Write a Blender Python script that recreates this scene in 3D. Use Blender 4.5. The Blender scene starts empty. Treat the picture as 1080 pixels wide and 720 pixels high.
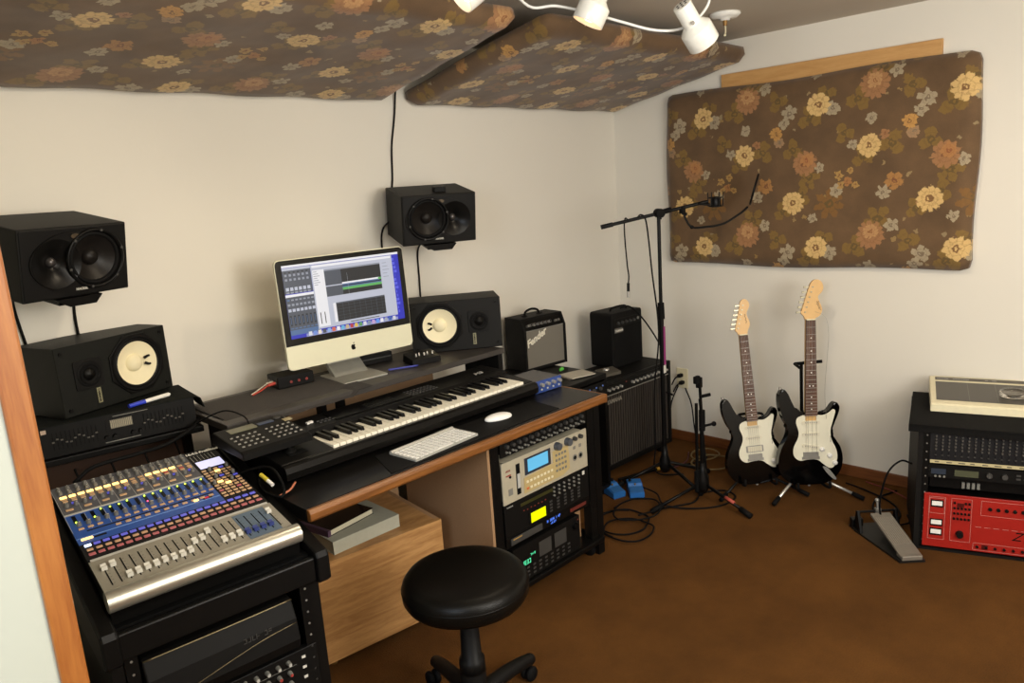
import bpy, bmesh, math, random
from mathutils import Vector, Matrix, Euler
random.seed(7)
PI = math.pi
SC = bpy.context.scene
COL = SC.collection
R_ = math.radians

# ------------------------------------------------------------------ helpers
def lin(c):
    if isinstance(c, str):
        c = c.lstrip('#'); c = tuple(int(c[i:i+2], 16)/255 for i in (0, 2, 4))
    return tuple((v/12.92 if v <= .04045 else ((v+.055)/1.055)**2.4) for v in c) + (1.0,)

MATS = {}
def mat(name, color, rough=.6, metal=0., emit=0., var=.08, nscale=60., bump=0., bscale=300., spec=.5, coat=0., alpha=None):
    if name in MATS: return MATS[name]
    m = bpy.data.materials.new(name); m.use_nodes = True
    nt = m.node_tree; N = nt.nodes; L = nt.links
    b = N['Principled BSDF']
    col = lin(color)
    if max(col[:3]) < .03 and not emit: col = tuple(v*.48 for v in col[:3])+(1,)
    tc = N.new('ShaderNodeTexCoord')
    no = N.new('ShaderNodeTexNoise'); no.inputs['Scale'].default_value = nscale; no.inputs['Detail'].default_value = 3
    L.new(tc.outputs['Object'], no.inputs['Vector'])
    mr = N.new('ShaderNodeMapRange'); mr.inputs['To Min'].default_value = 1-var; mr.inputs['To Max'].default_value = 1+var
    L.new(no.outputs['Fac'], mr.inputs['Value'])
    mx = N.new('ShaderNodeVectorMath'); mx.operation = 'SCALE'; mx.inputs[0].default_value = col[:3]
    L.new(mr.outputs['Result'], mx.inputs['Scale'])
    L.new(mx.outputs['Vector'], b.inputs['Base Color'])
    b.inputs['Roughness'].default_value = rough; b.inputs['Metallic'].default_value = metal
    dk = max(col[:3]) < .03 and not metal and not emit and rough > .2
    b.inputs['Specular IOR Level'].default_value = .15 if dk else spec
    b.inputs['Coat Weight'].default_value = coat
    if emit:
        mx.inputs[0].default_value = tuple(v*.3 for v in col[:3])
        b.inputs['Emission Color'].default_value = col; b.inputs['Emission Strength'].default_value = emit
    if bump:
        n2 = N.new('ShaderNodeTexNoise'); n2.inputs['Scale'].default_value = bscale; n2.inputs['Detail'].default_value = 4
        L.new(tc.outputs['Object'], n2.inputs['Vector'])
        bp = N.new('ShaderNodeBump'); bp.inputs['Strength'].default_value = bump; bp.inputs['Distance'].default_value = .002
        L.new(n2.outputs['Fac'], bp.inputs['Height']); L.new(bp.outputs['Normal'], b.inputs['Normal'])
    if alpha is not None:
        b.inputs['Transmission Weight'].default_value = alpha
    MATS[name] = m
    return m

def wood(name, c1, c2, scale=(1, 14, 14), rough=.5, coat=0., axis_scale=3.):
    if name in MATS: return MATS[name]
    m = bpy.data.materials.new(name); m.use_nodes = True
    nt = m.node_tree; N = nt.nodes; L = nt.links; b = N['Principled BSDF']
    tc = N.new('ShaderNodeTexCoord'); mp = N.new('ShaderNodeMapping'); mp.inputs['Scale'].default_value = scale
    L.new(tc.outputs['Object'], mp.inputs['Vector'])
    no = N.new('ShaderNodeTexNoise'); no.inputs['Scale'].default_value = axis_scale; no.inputs['Detail'].default_value = 6; no.inputs['Distortion'].default_value = 1.2
    L.new(mp.outputs['Vector'], no.inputs['Vector'])
    n2 = N.new('ShaderNodeTexNoise'); n2.inputs['Scale'].default_value = axis_scale*9; n2.inputs['Detail'].default_value = 2
    L.new(mp.outputs['Vector'], n2.inputs['Vector'])
    ad = N.new('ShaderNodeMath'); ad.operation = 'MULTIPLY_ADD'; ad.inputs[1].default_value = .35
    L.new(n2.outputs['Fac'], ad.inputs[0]); L.new(no.outputs['Fac'], ad.inputs[2])
    cr = N.new('ShaderNodeValToRGB'); cr.color_ramp.elements[0].position = .45; cr.color_ramp.elements[1].position = .85
    cr.color_ramp.elements[0].color = lin(c1); cr.color_ramp.elements[1].color = lin(c2)
    L.new(ad.outputs['Value'], cr.inputs['Fac']); L.new(cr.outputs['Color'], b.inputs['Base Color'])
    b.inputs['Roughness'].default_value = rough; b.inputs['Coat Weight'].default_value = coat
    MATS[name] = m
    return m

class MB:
    """collects shapes into one mesh"""
    def __init__(s): s.bm = bmesh.new(); s.mats = []
    def mi(s, m):
        if m not in s.mats: s.mats.append(m)
        return s.mats.index(m)
    def _add(s, verts, faces, m=None, M=None, smooth=False):
        k = s.mi(m)
        vs = [s.bm.verts.new((M @ Vector(v)) if M is not None else v) for v in verts]
        for f in faces:
            try:
                fa = s.bm.faces.new([vs[i] for i in f])
            except ValueError: continue
            fa.material_index = k; fa.smooth = smooth
    def _merge(s, b2, m=None, M=None, smooth=False):
        b2.verts.index_update()
        s._add([v.co.copy() for v in b2.verts], [[v.index for v in f.verts] for f in b2.faces], m, M, smooth)
        b2.free()
    def box(s, x0, y0, z0, x1, y1, z1, m=None, bevel=0., seg=2, M=None):
        if x1 < x0: x0, x1 = x1, x0
        if y1 < y0: y0, y1 = y1, y0
        if z1 < z0: z0, z1 = z1, z0
        V = [(x0,y0,z0),(x1,y0,z0),(x1,y1,z0),(x0,y1,z0),(x0,y0,z1),(x1,y0,z1),(x1,y1,z1),(x0,y1,z1)]
        F = [(0,3,2,1),(4,5,6,7),(0,1,5,4),(1,2,6,5),(2,3,7,6),(3,0,4,7)]
        if bevel > 0:
            b = bmesh.new(); vs = [b.verts.new(v) for v in V]
            for f in F: b.faces.new([vs[i] for i in f])
            bmesh.ops.bevel(b, geom=b.edges[:], offset=min(bevel, .49*min(x1-x0, y1-y0, z1-z0)), segments=seg, profile=.5, affect='EDGES')
            s._merge(b, m, M)
        else: s._add(V, F, m, M)
        return s
    def prism(s, poly, y0, y1, m=None, bevel=0., seg=2, M=None, plane='xz', smooth=False):
        n = len(poly)
        a = sum(poly[i][0]*poly[(i+1) % n][1]-poly[(i+1) % n][0]*poly[i][1] for i in range(n))
        if a < 0: poly = poly[::-1]
        if plane == 'xz': f3 = lambda p, d: (p[0], d, p[1])
        elif plane == 'xy': f3 = lambda p, d: (p[0], p[1], d)
        else: f3 = lambda p, d: (d, p[0], p[1])
        b = bmesh.new()
        A = [b.verts.new(f3(p, y0)) for p in poly]; B = [b.verts.new(f3(p, y1)) for p in poly]
        fa = b.faces.new(A); fb = b.faces.new(B[::-1])
        for i in range(n): b.faces.new([A[(i+1) % n], A[i], B[i], B[(i+1) % n]])
        if bevel > 0:
            ed = [e for e in b.edges if (e in fa.edges[:]) or (e in fb.edges[:])]
            bmesh.ops.bevel(b, geom=ed, offset=bevel, segments=seg, profile=.5, affect='EDGES')
        bmesh.ops.recalc_face_normals(b, faces=b.faces[:])
        s._merge(b, m, M, smooth)
        return s
    def cyl(s, p0, p1, r0, r1=None, m=None, seg=16, M=None, smooth=True):
        if r1 is None: r1 = r0
        p0 = Vector(p0); p1 = Vector(p1); d = (p1-p0).normalized()
        u = d.orthogonal().normalized(); w = d.cross(u)
        V = []
        for p, r in ((p0, r0), (p1, r1)):
            for i in range(seg):
                a = 2*PI*i/seg; V.append(p+u*math.cos(a)*r+w*math.sin(a)*r)
        s._add(V, [(i, (i+1) % seg, seg+(i+1) % seg, seg+i) for i in range(seg)], m, M, smooth)
        s._add(V[:seg], [tuple(range(seg))[::-1]], m, M); s._add(V[seg:], [tuple(range(seg))], m, M)
        return s
    def lathe(s, prof, p=(0, 0, 0), axis=(0, 0, 1), m=None, seg=32, M=None, smooth=True):
        p = Vector(p); d = Vector(axis).normalized(); u = d.orthogonal().normalized(); w = d.cross(u)
        V = []; n = len(prof)
        for r, h in prof:
            for i in range(seg):
                a = 2*PI*i/seg; V.append(p+d*h+(u*math.cos(a)+w*math.sin(a))*max(r, 1e-5))
        F = []
        for j in range(n-1):
            for i in range(seg): F.append((j*seg+i, j*seg+(i+1) % seg, (j+1)*seg+(i+1) % seg, (j+1)*seg+i))
        s._add(V, F, m, M, smooth)
        return s
    def tube(s, pts, r, m=None, seg=8, smooth_path=True, M=None, sub=6):
        P = [Vector(p) for p in pts]
        if smooth_path and len(P) > 2: P = catmull(P, sub)
        rr = r if isinstance(r, (list, tuple)) else None
        V = []; u = None; n = len(P)
        for i, p in enumerate(P):
            d = (P[min(i+1, n-1)]-P[max(i-1, 0)]).normalized()
            if u is None: u = d.orthogonal().normalized()
            u = (u-d*u.dot(d)).normalized(); w = d.cross(u)
            ri = r if rr is None else rr[0]+(rr[1]-rr[0])*i/(n-1)
            for k in range(seg):
                a = 2*PI*k/seg; V.append(p+(u*math.cos(a)+w*math.sin(a))*ri)
        F = [(i*seg+k, i*seg+(k+1) % seg, (i+1)*seg+(k+1) % seg, (i+1)*seg+k) for i in range(n-1) for k in range(seg)]
        F += [tuple(range(seg))[::-1], tuple((n-1)*seg+k for k in range(seg))]
        s._add(V, F, m, M, True)
        return s
    def ball(s, c, r, m=None, sc=(1, 1, 1), seg=16, M=None):
        b = bmesh.new(); bmesh.ops.create_uvsphere(b, u_segments=seg, v_segments=max(6, seg//2), radius=r)
        for v in b.verts: v.co = Vector((v.co.x*sc[0]+c[0], v.co.y*sc[1]+c[1], v.co.z*sc[2]+c[2]))
        s._merge(b, m, M, True); return s
    def mesh(s, name, m=None):
        me = bpy.data.meshes.new(name); s.bm.normal_update(); s.bm.to_mesh(me); s.bm.free()
        for q in (s.mats or [m]): me.materials.append(q or m)
        return me
    def build(s, name, m=None, parent=None, loc=None, rot=None, kind=None):
        o = bpy.data.objects.new(name, s.mesh(name, m)); COL.objects.link(o)
        if parent is not None: o.parent = parent
        if loc is not None: o.location = loc
        if rot is not None: o.rotation_euler = rot
        if kind: o['kind'] = kind
        return o

def catmull(P, sub=6):
    out = []
    Q = [P[0]*2-P[1]]+list(P)+[P[-1]*2-P[-2]]
    for i in range(1, len(Q)-2):
        a, b, c, d = Q[i-1], Q[i], Q[i+1], Q[i+2]
        for k in range(sub):
            t = k/sub
            out.append(.5*((2*b)+(c-a)*t+(2*a-5*b+4*c-d)*t*t+(3*b-a-3*c+d)*t**3))
    out.append(P[-1]); return out
def smooth_poly(pts, sub=4):
    P = [Vector((p[0], p[1], 0)) for p in pts]; n = len(P); out = []
    for i in range(n):
        a, b, c, d = P[i-1], P[i], P[(i+1) % n], P[(i+2) % n]
        for k in range(sub):
            t = k/sub
            v = .5*((2*b)+(c-a)*t+(2*a-5*b+4*c-d)*t*t+(3*b-a-3*c+d)*t**3); out.append((v.x, v.y))
    return out
def rrect(x0, z0, x1, z1, r, n=4):
    out = []
    for cx, cz, a0 in ((x1-r, z1-r, 0), (x0+r, z1-r, 90), (x0+r, z0+r, 180), (x1-r, z0+r, 270)):
        for k in range(n+1):
            a = R_(a0+90*k/n); out.append((cx+r*math.cos(a), cz+r*math.sin(a)))
    return out

def tag(o, label, cat, group=None):
    o['label'] = label; o['category'] = cat
    if group: o['group'] = group
    return o
def thing(name, label, cat, loc=(0, 0, 0), rot=(0, 0, 0), group=None):
    o = bpy.data.objects.new(name, None); COL.objects.link(o); o.empty_display_size = .05
    o.location = loc; o.rotation_euler = rot if isinstance(rot, (tuple, list)) else (0, 0, rot)
    return tag(o, label, cat, group)
def inst(name, me, parent, loc, rot=None, scale=None):
    o = bpy.data.objects.new(name, me); COL.objects.link(o); o.parent = parent; o.location = loc
    if rot is not None: o.rotation_euler = rot
    if scale is not None: o.scale = scale
    return o
def text(name, s, size, m, parent, M, ext=.0004, shear=0., align='LEFT', bold=0.):
    cu = bpy.data.curves.new(name+'_tmp', 'FONT'); cu.body = s; cu.size = size; cu.extrude = ext; cu.shear = shear; cu.align_x = align; cu.resolution_u = 2; cu.offset = bold
    t = bpy.data.objects.new(name+'_tmp', cu); COL.objects.link(t)
    dg = bpy.context.evaluated_depsgraph_get(); dg.update()
    me = bpy.data.meshes.new_from_object(t.evaluated_get(dg)); me.name = name
    bpy.data.objects.remove(t, do_unlink=True)
    me.transform(M); me.materials.clear(); me.materials.append(m)
    o = bpy.data.objects.new(name, me); COL.objects.link(o); o.parent = parent
    return o
def front(x, y, z, ang=0):   # text matrix: reads along +x on a front face (facing -y)
    return Matrix.Translation((x, y, z)) @ Matrix.Rotation(ang, 4, 'Y') @ Matrix.Rotation(PI/2, 4, 'X')
def flat(x, y, z, ang=0):    # text lying on a top face, reading along +x
    return Matrix.Translation((x, y, z)) @ Matrix.Rotation(ang, 4, 'Z')
def carve(o, cutter):
    c = cutter.build('cutter', blk, o.parent)
    m_ = o.modifiers.new('b', 'BOOLEAN'); m_.operation = 'DIFFERENCE'; m_.object = c; m_.solver = 'EXACT'
    bpy.context.view_layer.update()
    dg = bpy.context.evaluated_depsgraph_get(); dg.update()
    me_ = bpy.data.meshes.new_from_object(o.evaluated_get(dg)); old = o.data; o.modifiers.clear(); o.data = me_; me_.name = o.name
    bpy.data.objects.remove(c, do_unlink=True)
def glyphs(name, x, z, y, n, h, m, parent, wd=.6, seed=1):
    rr = random.Random(seed); g = MB(); cw = h*wd
    for k in range(n):
        if rr.random() < .12: continue
        x0 = x+k*cw*1.35; e = h*.16
        for a, p in (((x0, z, x0+e, z+h), .7), ((x0+cw-e, z, x0+cw, z+h), .5), ((x0, z+h-e, x0+cw, z+h), .6), ((x0, z, x0+cw, z+e), .5), ((x0, z+h/2-e/2, x0+cw, z+h/2+e/2), .5)):
            if rr.random() < p: g.box(a[0], y-.0004, a[1], a[2], y, a[3])
    g.build(name, m, parent)
def struct(o): o['kind'] = 'structure'; return o

# ------------------------------------------------------------------ materials
blk = mat('black_plastic', '#1b1a19', .45, var=.15)
blk_m = mat('black_painted_metal', '#161514', .38, var=.15)
blk_w = mat('black_ash_veneer', '#232220', .55, var=.25, nscale=120, bump=.3)
blk_g = mat('black_green_ash_veneer', '#22231f', .5, var=.3, nscale=90, bump=.3)
tolex = mat('black_tolex', '#1a1918', .6, bump=.8, bscale=500)
rubber = mat('black_rubber', '#121111', .75)
dark = mat('dark_recess', '#0b0b0b', .8)
felt = mat('black_felt', '#1e1d1c', .95, bump=.6, bscale=900)
cloth_gr = mat('dark_green_black_cloth', '#1d211e', .9, bump=.6, bscale=600)
chrome = mat('chrome', '#c9c7c0', .25, metal=.65)
steel = mat('brushed_steel', '#9a9892', .38, metal=.6)
alu = mat('brushed_aluminium', '#b9b8ae', .33, metal=.85)
white_p = mat('white_plastic', '#e9e8e2', .35)
cream = mat('cream_plastic', '#ded5b4', .45)
grey_l = mat('light_grey_plastic', '#b4b3ad', .5)
grey_m = mat('mid_grey_plastic', '#77766f', .5)
grey_d = mat('dark_grey_plastic', '#3a3937', .5)
knob_g = mat('grey_knob', '#6d6c68', .45)
white_l = mat('white_lettering', '#cfccc2', .6)
leather = mat('black_vinyl_leather', '#14120f', .34, bump=.25, bscale=420)

# floral upholstery: a node group that paints one repeated blossom
def blossom_group():
    g = bpy.data.node_groups.new('blossom', 'ShaderNodeTree')
    I = g.interface
    for n, t, d in (('P','NodeSocketVector',None),('C','NodeSocketVector',None),('R','NodeSocketFloat',.05),('N','NodeSocketFloat',8.),('Rot','NodeSocketFloat',0.),('Amp','NodeSocketFloat',.2),
                    ('Petal','NodeSocketColor',None),('Core','NodeSocketColor',None),('Base','NodeSocketColor',None)):
        so = I.new_socket(n, in_out='INPUT', socket_type=t)
        if d is not None: so.default_value = d
    I.new_socket('Color', in_out='OUTPUT', socket_type='NodeSocketColor')
    N = g.nodes; L = g.links
    gi = N.new('NodeGroupInput'); go = N.new('NodeGroupOutput')
    def mth(op, a, b=None, c=None, clamp=False):
        n = N.new('ShaderNodeMath'); n.operation = op; n.use_clamp = clamp
        for i, v in enumerate((a, b, c)):
            if v is None: continue
            if isinstance(v, (int, float)): n.inputs[i].default_value = v
            else: L.new(v, n.inputs[i])
        return n.outputs[0]
    sub = N.new('ShaderNodeVectorMath'); sub.operation = 'SUBTRACT'; L.new(gi.outputs['P'], sub.inputs[0]); L.new(gi.outputs['C'], sub.inputs[1])
    wr = N.new('ShaderNodeVectorMath'); wr.operation = 'WRAP'; L.new(sub.outputs[0], wr.inputs[0])
    wr.inputs[1].default_value = (.3025, .3325, 1); wr.inputs[2].default_value = (-.3025, -.3325, -1)
    se = N.new('ShaderNodeSeparateXYZ'); L.new(wr.outputs[0], se.inputs[0])
    x, y = se.outputs[0], se.outputs[1]
    r = mth('SQRT', mth('ADD', mth('MULTIPLY', x, x), mth('MULTIPLY', y, y)))
    rn = mth('DIVIDE', r, gi.outputs['R'])
    th = mth('ADD', mth('ARCTAN2', y, x), gi.outputs['Rot'])
    cs = mth('ABSOLUTE', mth('COSINE', mth('MULTIPLY', th, mth('MULTIPLY', gi.outputs['N'], .5))))
    edge = mth('ADD', mth('MULTIPLY', mth('POWER', cs, .6), gi.outputs['Amp']), mth('SUBTRACT', 1., gi.outputs['Amp']))
    diff = mth('SUBTRACT', edge, rn)
    mask = mth('MULTIPLY', diff, 14., clamp=True)
    # petal shading (printed pattern): darker seams between petals, second ring, core
    seam = mth('MULTIPLY', cs, 3.2, clamp=True)
    ring = mth('MULTIPLY', mth('ABSOLUTE', mth('SUBTRACT', rn, .52)), 12., clamp=True)
    sh = mth('MULTIPLY', mth('ADD', mth('MULTIPLY', seam, .5), .5), mth('ADD', mth('MULTIPLY', ring, .35), .65))
    core = mth('MULTIPLY', mth('SUBTRACT', .3, rn), 14., clamp=True)
    core2 = mth('MULTIPLY', mth('SUBTRACT', .12, rn), 20., clamp=True)
    pc = N.new('ShaderNodeMix'); pc.data_type = 'RGBA'; L.new(sh, pc.inputs['Factor']); L.new(gi.outputs['Core'], pc.inputs[6]); L.new(gi.outputs['Petal'], pc.inputs[7])
    c1 = N.new('ShaderNodeMix'); c1.data_type = 'RGBA'; L.new(core, c1.inputs['Factor']); L.new(pc.outputs[2], c1.inputs[6]); L.new(gi.outputs['Core'], c1.inputs[7])
    c2 = N.new('ShaderNodeMix'); c2.data_type = 'RGBA'; L.new(core2, c2.inputs['Factor']); L.new(c1.outputs[2], c2.inputs[6]); L.new(gi.outputs['Petal'], c2.inputs[7])
    fi = N.new('ShaderNodeMix'); fi.data_type = 'RGBA'; L.new(mth('MULTIPLY', mask, .92), fi.inputs['Factor']); L.new(gi.outputs['Base'], fi.inputs[6]); L.new(c2.outputs[2], fi.inputs[7])
    L.new(fi.outputs[2], go.inputs['Color'])
    return g

def floral():
    m = bpy.data.materials.new('brown_floral_upholstery'); m.use_nodes = True
    nt = m.node_tree; N = nt.nodes; L = nt.links; b = N['Principled BSDF']
    G = blossom_group()
    tc = N.new('ShaderNodeTexCoord')
    no = N.new('ShaderNodeTexNoise'); no.inputs['Scale'].default_value = 55; no.inputs['Detail'].default_value = 3
    L.new(tc.outputs['Object'], no.inputs['Vector'])
    s1 = N.new('ShaderNodeVectorMath'); s1.operation = 'SUBTRACT'; L.new(no.outputs['Color'], s1.inputs[0]); s1.inputs[1].default_value = (.5, .5, .5)
    s2 = N.new('ShaderNodeVectorMath'); s2.operation = 'SCALE'; s2.inputs['Scale'].default_value = .034; L.new(s1.outputs[0], s2.inputs[0])
    s3 = N.new('ShaderNodeVectorMath'); s3.operation = 'ADD'; L.new(tc.outputs['Object'], s3.inputs[0]); L.new(s2.outputs[0], s3.inputs[1])
    P = s3.outputs[0]
    # ground
    n2 = N.new('ShaderNodeTexNoise'); n2.inputs['Scale'].default_value = 9; n2.inputs['Detail'].default_value = 5
    L.new(tc.outputs['Object'], n2.inputs['Vector'])
    cr = N.new('ShaderNodeValToRGB'); cr.color_ramp.elements[0].position = .3; cr.color_ramp.elements[1].position = .7
    cr.color_ramp.elements[0].color = lin('#58422a'); cr.color_ramp.elements[1].color = lin('#6a5034')
    L.new(n2.outputs['Fac'], cr.inputs['Fac'])
    # scattered small sprigs
    vo = N.new('ShaderNodeTexVoronoi'); vo.inputs['Scale'].default_value = 20; L.new(P, vo.inputs['Vector'])
    ct = N.new('ShaderNodeMath'); ct.operation = 'LESS_THAN'; ct.inputs[1].default_value = .22; L.new(vo.outputs['Distance'], ct.inputs[0])
    sx = N.new('ShaderNodeSeparateColor'); L.new(vo.outputs['Color'], sx.inputs[0])
    gt = N.new('ShaderNodeMath'); gt.operation = 'GREATER_THAN'; gt.inputs[1].default_value = .72; L.new(sx.outputs[0], gt.inputs[0])
    mm = N.new('ShaderNodeMath'); mm.operation = 'MULTIPLY'; L.new(ct.outputs[0], mm.inputs[0]); L.new(gt.outputs[0], mm.inputs[1])
    sp = N.new('ShaderNodeMix'); sp.data_type = 'RGBA'; L.new(sx.outputs[1], sp.inputs['Factor']); sp.inputs[6].default_value = lin('#8a7a5c'); sp.inputs[7].default_value = lin('#8c6d38')
    m0 = N.new('ShaderNodeMix'); m0.data_type = 'RGBA'; L.new(mm.outputs[0], m0.inputs['Factor']); L.new(cr.outputs['Color'], m0.inputs[6]); L.new(sp.outputs[2], m0.inputs[7])
    base = m0.outputs[2]
    OL, OLc = '#7b5f2c', '#5f4b26'
    YE, YEc = '#d2b073', '#7a5732'
    RE, REc = '#9b6f48', '#74492b'
    GR, GRc = '#a39478', '#776651'
    F = [ # x, y, R, N, rot, amp, petal, core
        (.20,.705,.062,3,.4,.9,OL,OLc),(.275,.80,.05,3,1.8,.9,OL,OLc),(.445,.51,.055,3,2.4,.9,OL,OLc),(.165,.345,.055,3,.9,.9,OL,OLc),
        (.07,.27,.05,3,.2,.9,OL,OLc),(.52,.225,.07,5,.3,.85,OL,OLc),(.42,.10,.06,3,2.9,.9,OL,OLc),(.20,.43,.06,5,1.2,.85,OL,OLc),(.12,.56,.055,3,.5,.9,OL,OLc),
        (.57,.56,.06,3,.9,.9,OL,OLc),(.30,.30,.075,7,.2,.8,'#7a5628',OLc),(.36,.62,.05,3,.1,.9,OL,OLc),(.04,.13,.055,3,2.,.9,OL,OLc),
        (.305,.735,.036,6,.2,.3,GR,GRc),(.10,.735,.042,5,.9,.5,GR,GRc),(.075,.69,.03,4,.1,.5,GR,GRc),(.48,.675,.028,5,.3,.4,GR,GRc),(.40,.565,.026,5,.3,.5,GR,GRc),(.58,.20,.032,5,.6,.4,GR,GRc),
        (.25,.47,.026,5,.8,.5,GR,GRc),(.33,.36,.032,6,.5,.3,GR,GRc),(.05,.60,.028,6,.2,.3,'#9c7c5a',GRc),(.54,.345,.034,6,.9,.5,GR,GRc),(.22,.235,.025,5,.4,.4,GR,GRc),
        (.34,.43,.022,5,.1,.3,'#a8854a',REc),(.39,.45,.018,5,.1,.3,'#a8854a',REc),(.38,.40,.022,5,.5,.3,'#a07040',REc),(.415,.385,.018,5,.5,.3,'#a8854a',REc),(.35,.385,.018,5,.2,.3,'#a8854a',REc),
        (.585,.395,.042,5,.3,.4,'#a0733f',REc),(.10,.30,.03,5,.2,.3,RE,REc),(.54,.60,.022,5,.6,.3,RE,REc),
        (.49,.155,.068,13,.3,.28,RE,REc),(.49,.17,.036,9,.1,.3,'#b3895a','#8a5a35'),(.18,.495,.062,11,.8,.3,RE,REc),(.19,.51,.034,7,.3,.3,'#a87645','#8a5432'),
        (.035,.645,.034,8,.3,.25,'#b98a4a',YEc),
        (.24,.76,.056,9,.1,.2,YE,YEc),(.475,.555,.054,10,.5,.2,YE,YEc),(.125,.31,.058,11,.3,.2,YE,YEc)]
    for fx, fy, r, n, ro, am, pc, cc in F:
        q = N.new('ShaderNodeGroup'); q.node_tree = G
        ma = N.new('ShaderNodeVectorMath'); ma.operation = 'MULTIPLY_ADD'; L.new(base, ma.inputs[0]); ma.inputs[1].default_value = (1e-6,)*3; L.new(P, ma.inputs[2])
        L.new(ma.outputs[0], q.inputs['P']); q.inputs['C'].default_value = (fx, fy, 0); q.inputs['R'].default_value = r; q.inputs['N'].default_value = n
        q.inputs['Rot'].default_value = ro; q.inputs['Amp'].default_value = am
        q.inputs['Petal'].default_value = lin(pc); q.inputs['Core'].default_value = lin(cc)
        L.new(base, q.inputs['Base']); base = q.outputs['Color']
    # weave
    n3 = N.new('ShaderNodeTexNoise'); n3.inputs['Scale'].default_value = 350; L.new(tc.outputs['Object'], n3.inputs['Vector'])
    mr = N.new('ShaderNodeMapRange'); mr.inputs['To Min'].default_value = .8; mr.inputs['To Max'].default_value = 1.2; L.new(n3.outputs['Fac'], mr.inputs['Value'])
    vs = N.new('ShaderNodeVectorMath'); vs.operation = 'SCALE'; L.new(base, vs.inputs[0]); L.new(mr.outputs['Result'], vs.inputs['Scale'])
    L.new(vs.outputs[0], b.inputs['Base Color']); b.inputs['Roughness'].default_value = .85
    b.inputs['Sheen Weight'].default_value = .15
    n4 = N.new('ShaderNodeTexNoise'); n4.inputs['Scale'].default_value = 5; L.new(tc.outputs['Object'], n4.inputs['Vector'])
    bp = N.new('ShaderNodeBump'); bp.inputs['Strength'].default_value = .35; bp.inputs['Distance'].default_value = .02; L.new(n4.outputs['Fac'], bp.inputs['Height']); L.new(bp.outputs['Normal'], b.inputs['Normal'])
    return m
FLORAL = floral()

def carpet():
    m = bpy.data.materials.new('brown_carpet'); m.use_nodes = True
    nt = m.node_tree; N = nt.nodes; L = nt.links; b = N['Principled BSDF']
    tc = N.new('ShaderNodeTexCoord')
    a = N.new('ShaderNodeTexNoise'); a.inputs['Scale'].default_value = 3.2; a.inputs['Detail'].default_value = 6; a.inputs['Roughness'].default_value = .65
    c = N.new('ShaderNodeTexNoise'); c.inputs['Scale'].default_value = 240; c.inputs['Detail'].default_value = 3
    for n in (a, c): L.new(tc.outputs['Object'], n.inputs['Vector'])
    cr = N.new('ShaderNodeValToRGB'); cr.color_ramp.elements[0].position = .32; cr.color_ramp.elements[1].position = .68
    cr.color_ramp.elements[0].color = lin('#4d3115'); cr.color_ramp.elements[1].color = lin('#5e3d1b')
    L.new(a.outputs['Fac'], cr.inputs['Fac'])
    mr = N.new('ShaderNodeMapRange'); mr.inputs['To Min'].default_value = .6; mr.inputs['To Max'].default_value = 1.4; L.new(c.outputs['Fac'], mr.inputs['Value'])
    vs = N.new('ShaderNodeVectorMath'); vs.operation = 'SCALE'; L.new(cr.outputs['Color'], vs.inputs[0]); L.new(mr.outputs['Result'], vs.inputs['Scale'])
    L.new(vs.outputs[0], b.inputs['Base Color']); b.inputs['Roughness'].default_value = 1.; b.inputs['Specular IOR Level'].default_value = .1
    bp = N.new('ShaderNodeBump'); bp.inputs['Strength'].default_value = .7; bp.inputs['Distance'].default_value = .004; L.new(c.outputs['Fac'], bp.inputs['Height']); L.new(bp.outputs['Normal'], b.inputs['Normal'])
    return m
CARPET = carpet()
WALL = mat('warm_white_wall_paint', '#e2ddd1', .8, var=.02, nscale=2, bump=.12, bscale=60)
CEIL = mat('ceiling_paint', '#c2b8a9', .85, var=.03, nscale=3, bump=.2, bscale=80)
BASEB = wood('stained_baseboard', '#5e3417', '#7c4a22', (14, 1, 14), .5)
CASING = wood('orange_pine_casing', '#84491b', '#9e622a', (14, 14, 1), .4, .2)
PINE = wood('pine_board', '#b98a50', '#c99c62', (12, 1.2, 12), .6)
OAK = wood('oak_veneer', '#94683a', '#b98c57', (1.5, 6, 14), .5)
EDGEW = wood('desk_edge_wood', '#5c3514', '#825122', (1, 12, 12), .4, .1)
CHIP = mat('particle_board', '#9c7a58', .8, var=.12, nscale=200)

# ------------------------------------------------------------------ room
XW, YW, ZC = 3.68, 2.72, 2.2
X0, Y0 = -1.3, -1.3
def wallbox(name, *a, m=WALL):
    return struct(MB().box(*a).build(name, m))
wallbox('floor', X0, Y0, -.1, XW, YW, 0, m=CARPET)
wallbox('ceiling', X0-.1, Y0-.1, ZC, XW+.1, YW+.1, ZC+.1, m=CEIL)
wallbox('wall_back', X0, YW, -.1, XW+.1, YW+.1, ZC)
wallbox('wall_right', XW, Y0, -.1, XW+.1, YW, ZC)
wallbox('wall_left', X0, 1.2, 0, .2, YW, ZC, m=mat('shaded_wall_paint', '#aeb0a2', .75, var=.02, nscale=3))  # white paint greyed to imitate the weaker light on this near wall
wallbox('wall_front', X0, Y0-.1, -.1, XW+.1, Y0, ZC)
wallbox('wall_hall', X0-.1, Y0, -.1, X0, 1.2, ZC)
struct(MB().box(.2, 1.192, 0, .236, 1.32, ZC, bevel=.004).build('trim_1', CASING))
struct(MB().box(XW-.014, Y0, 0, XW, YW, .058, bevel=.004).build('baseboard_right', BASEB))
struct(MB().box(.236, YW-.014, 0, XW-.014, YW, .058, bevel=.004).build('baseboard_back', BASEB))

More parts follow.
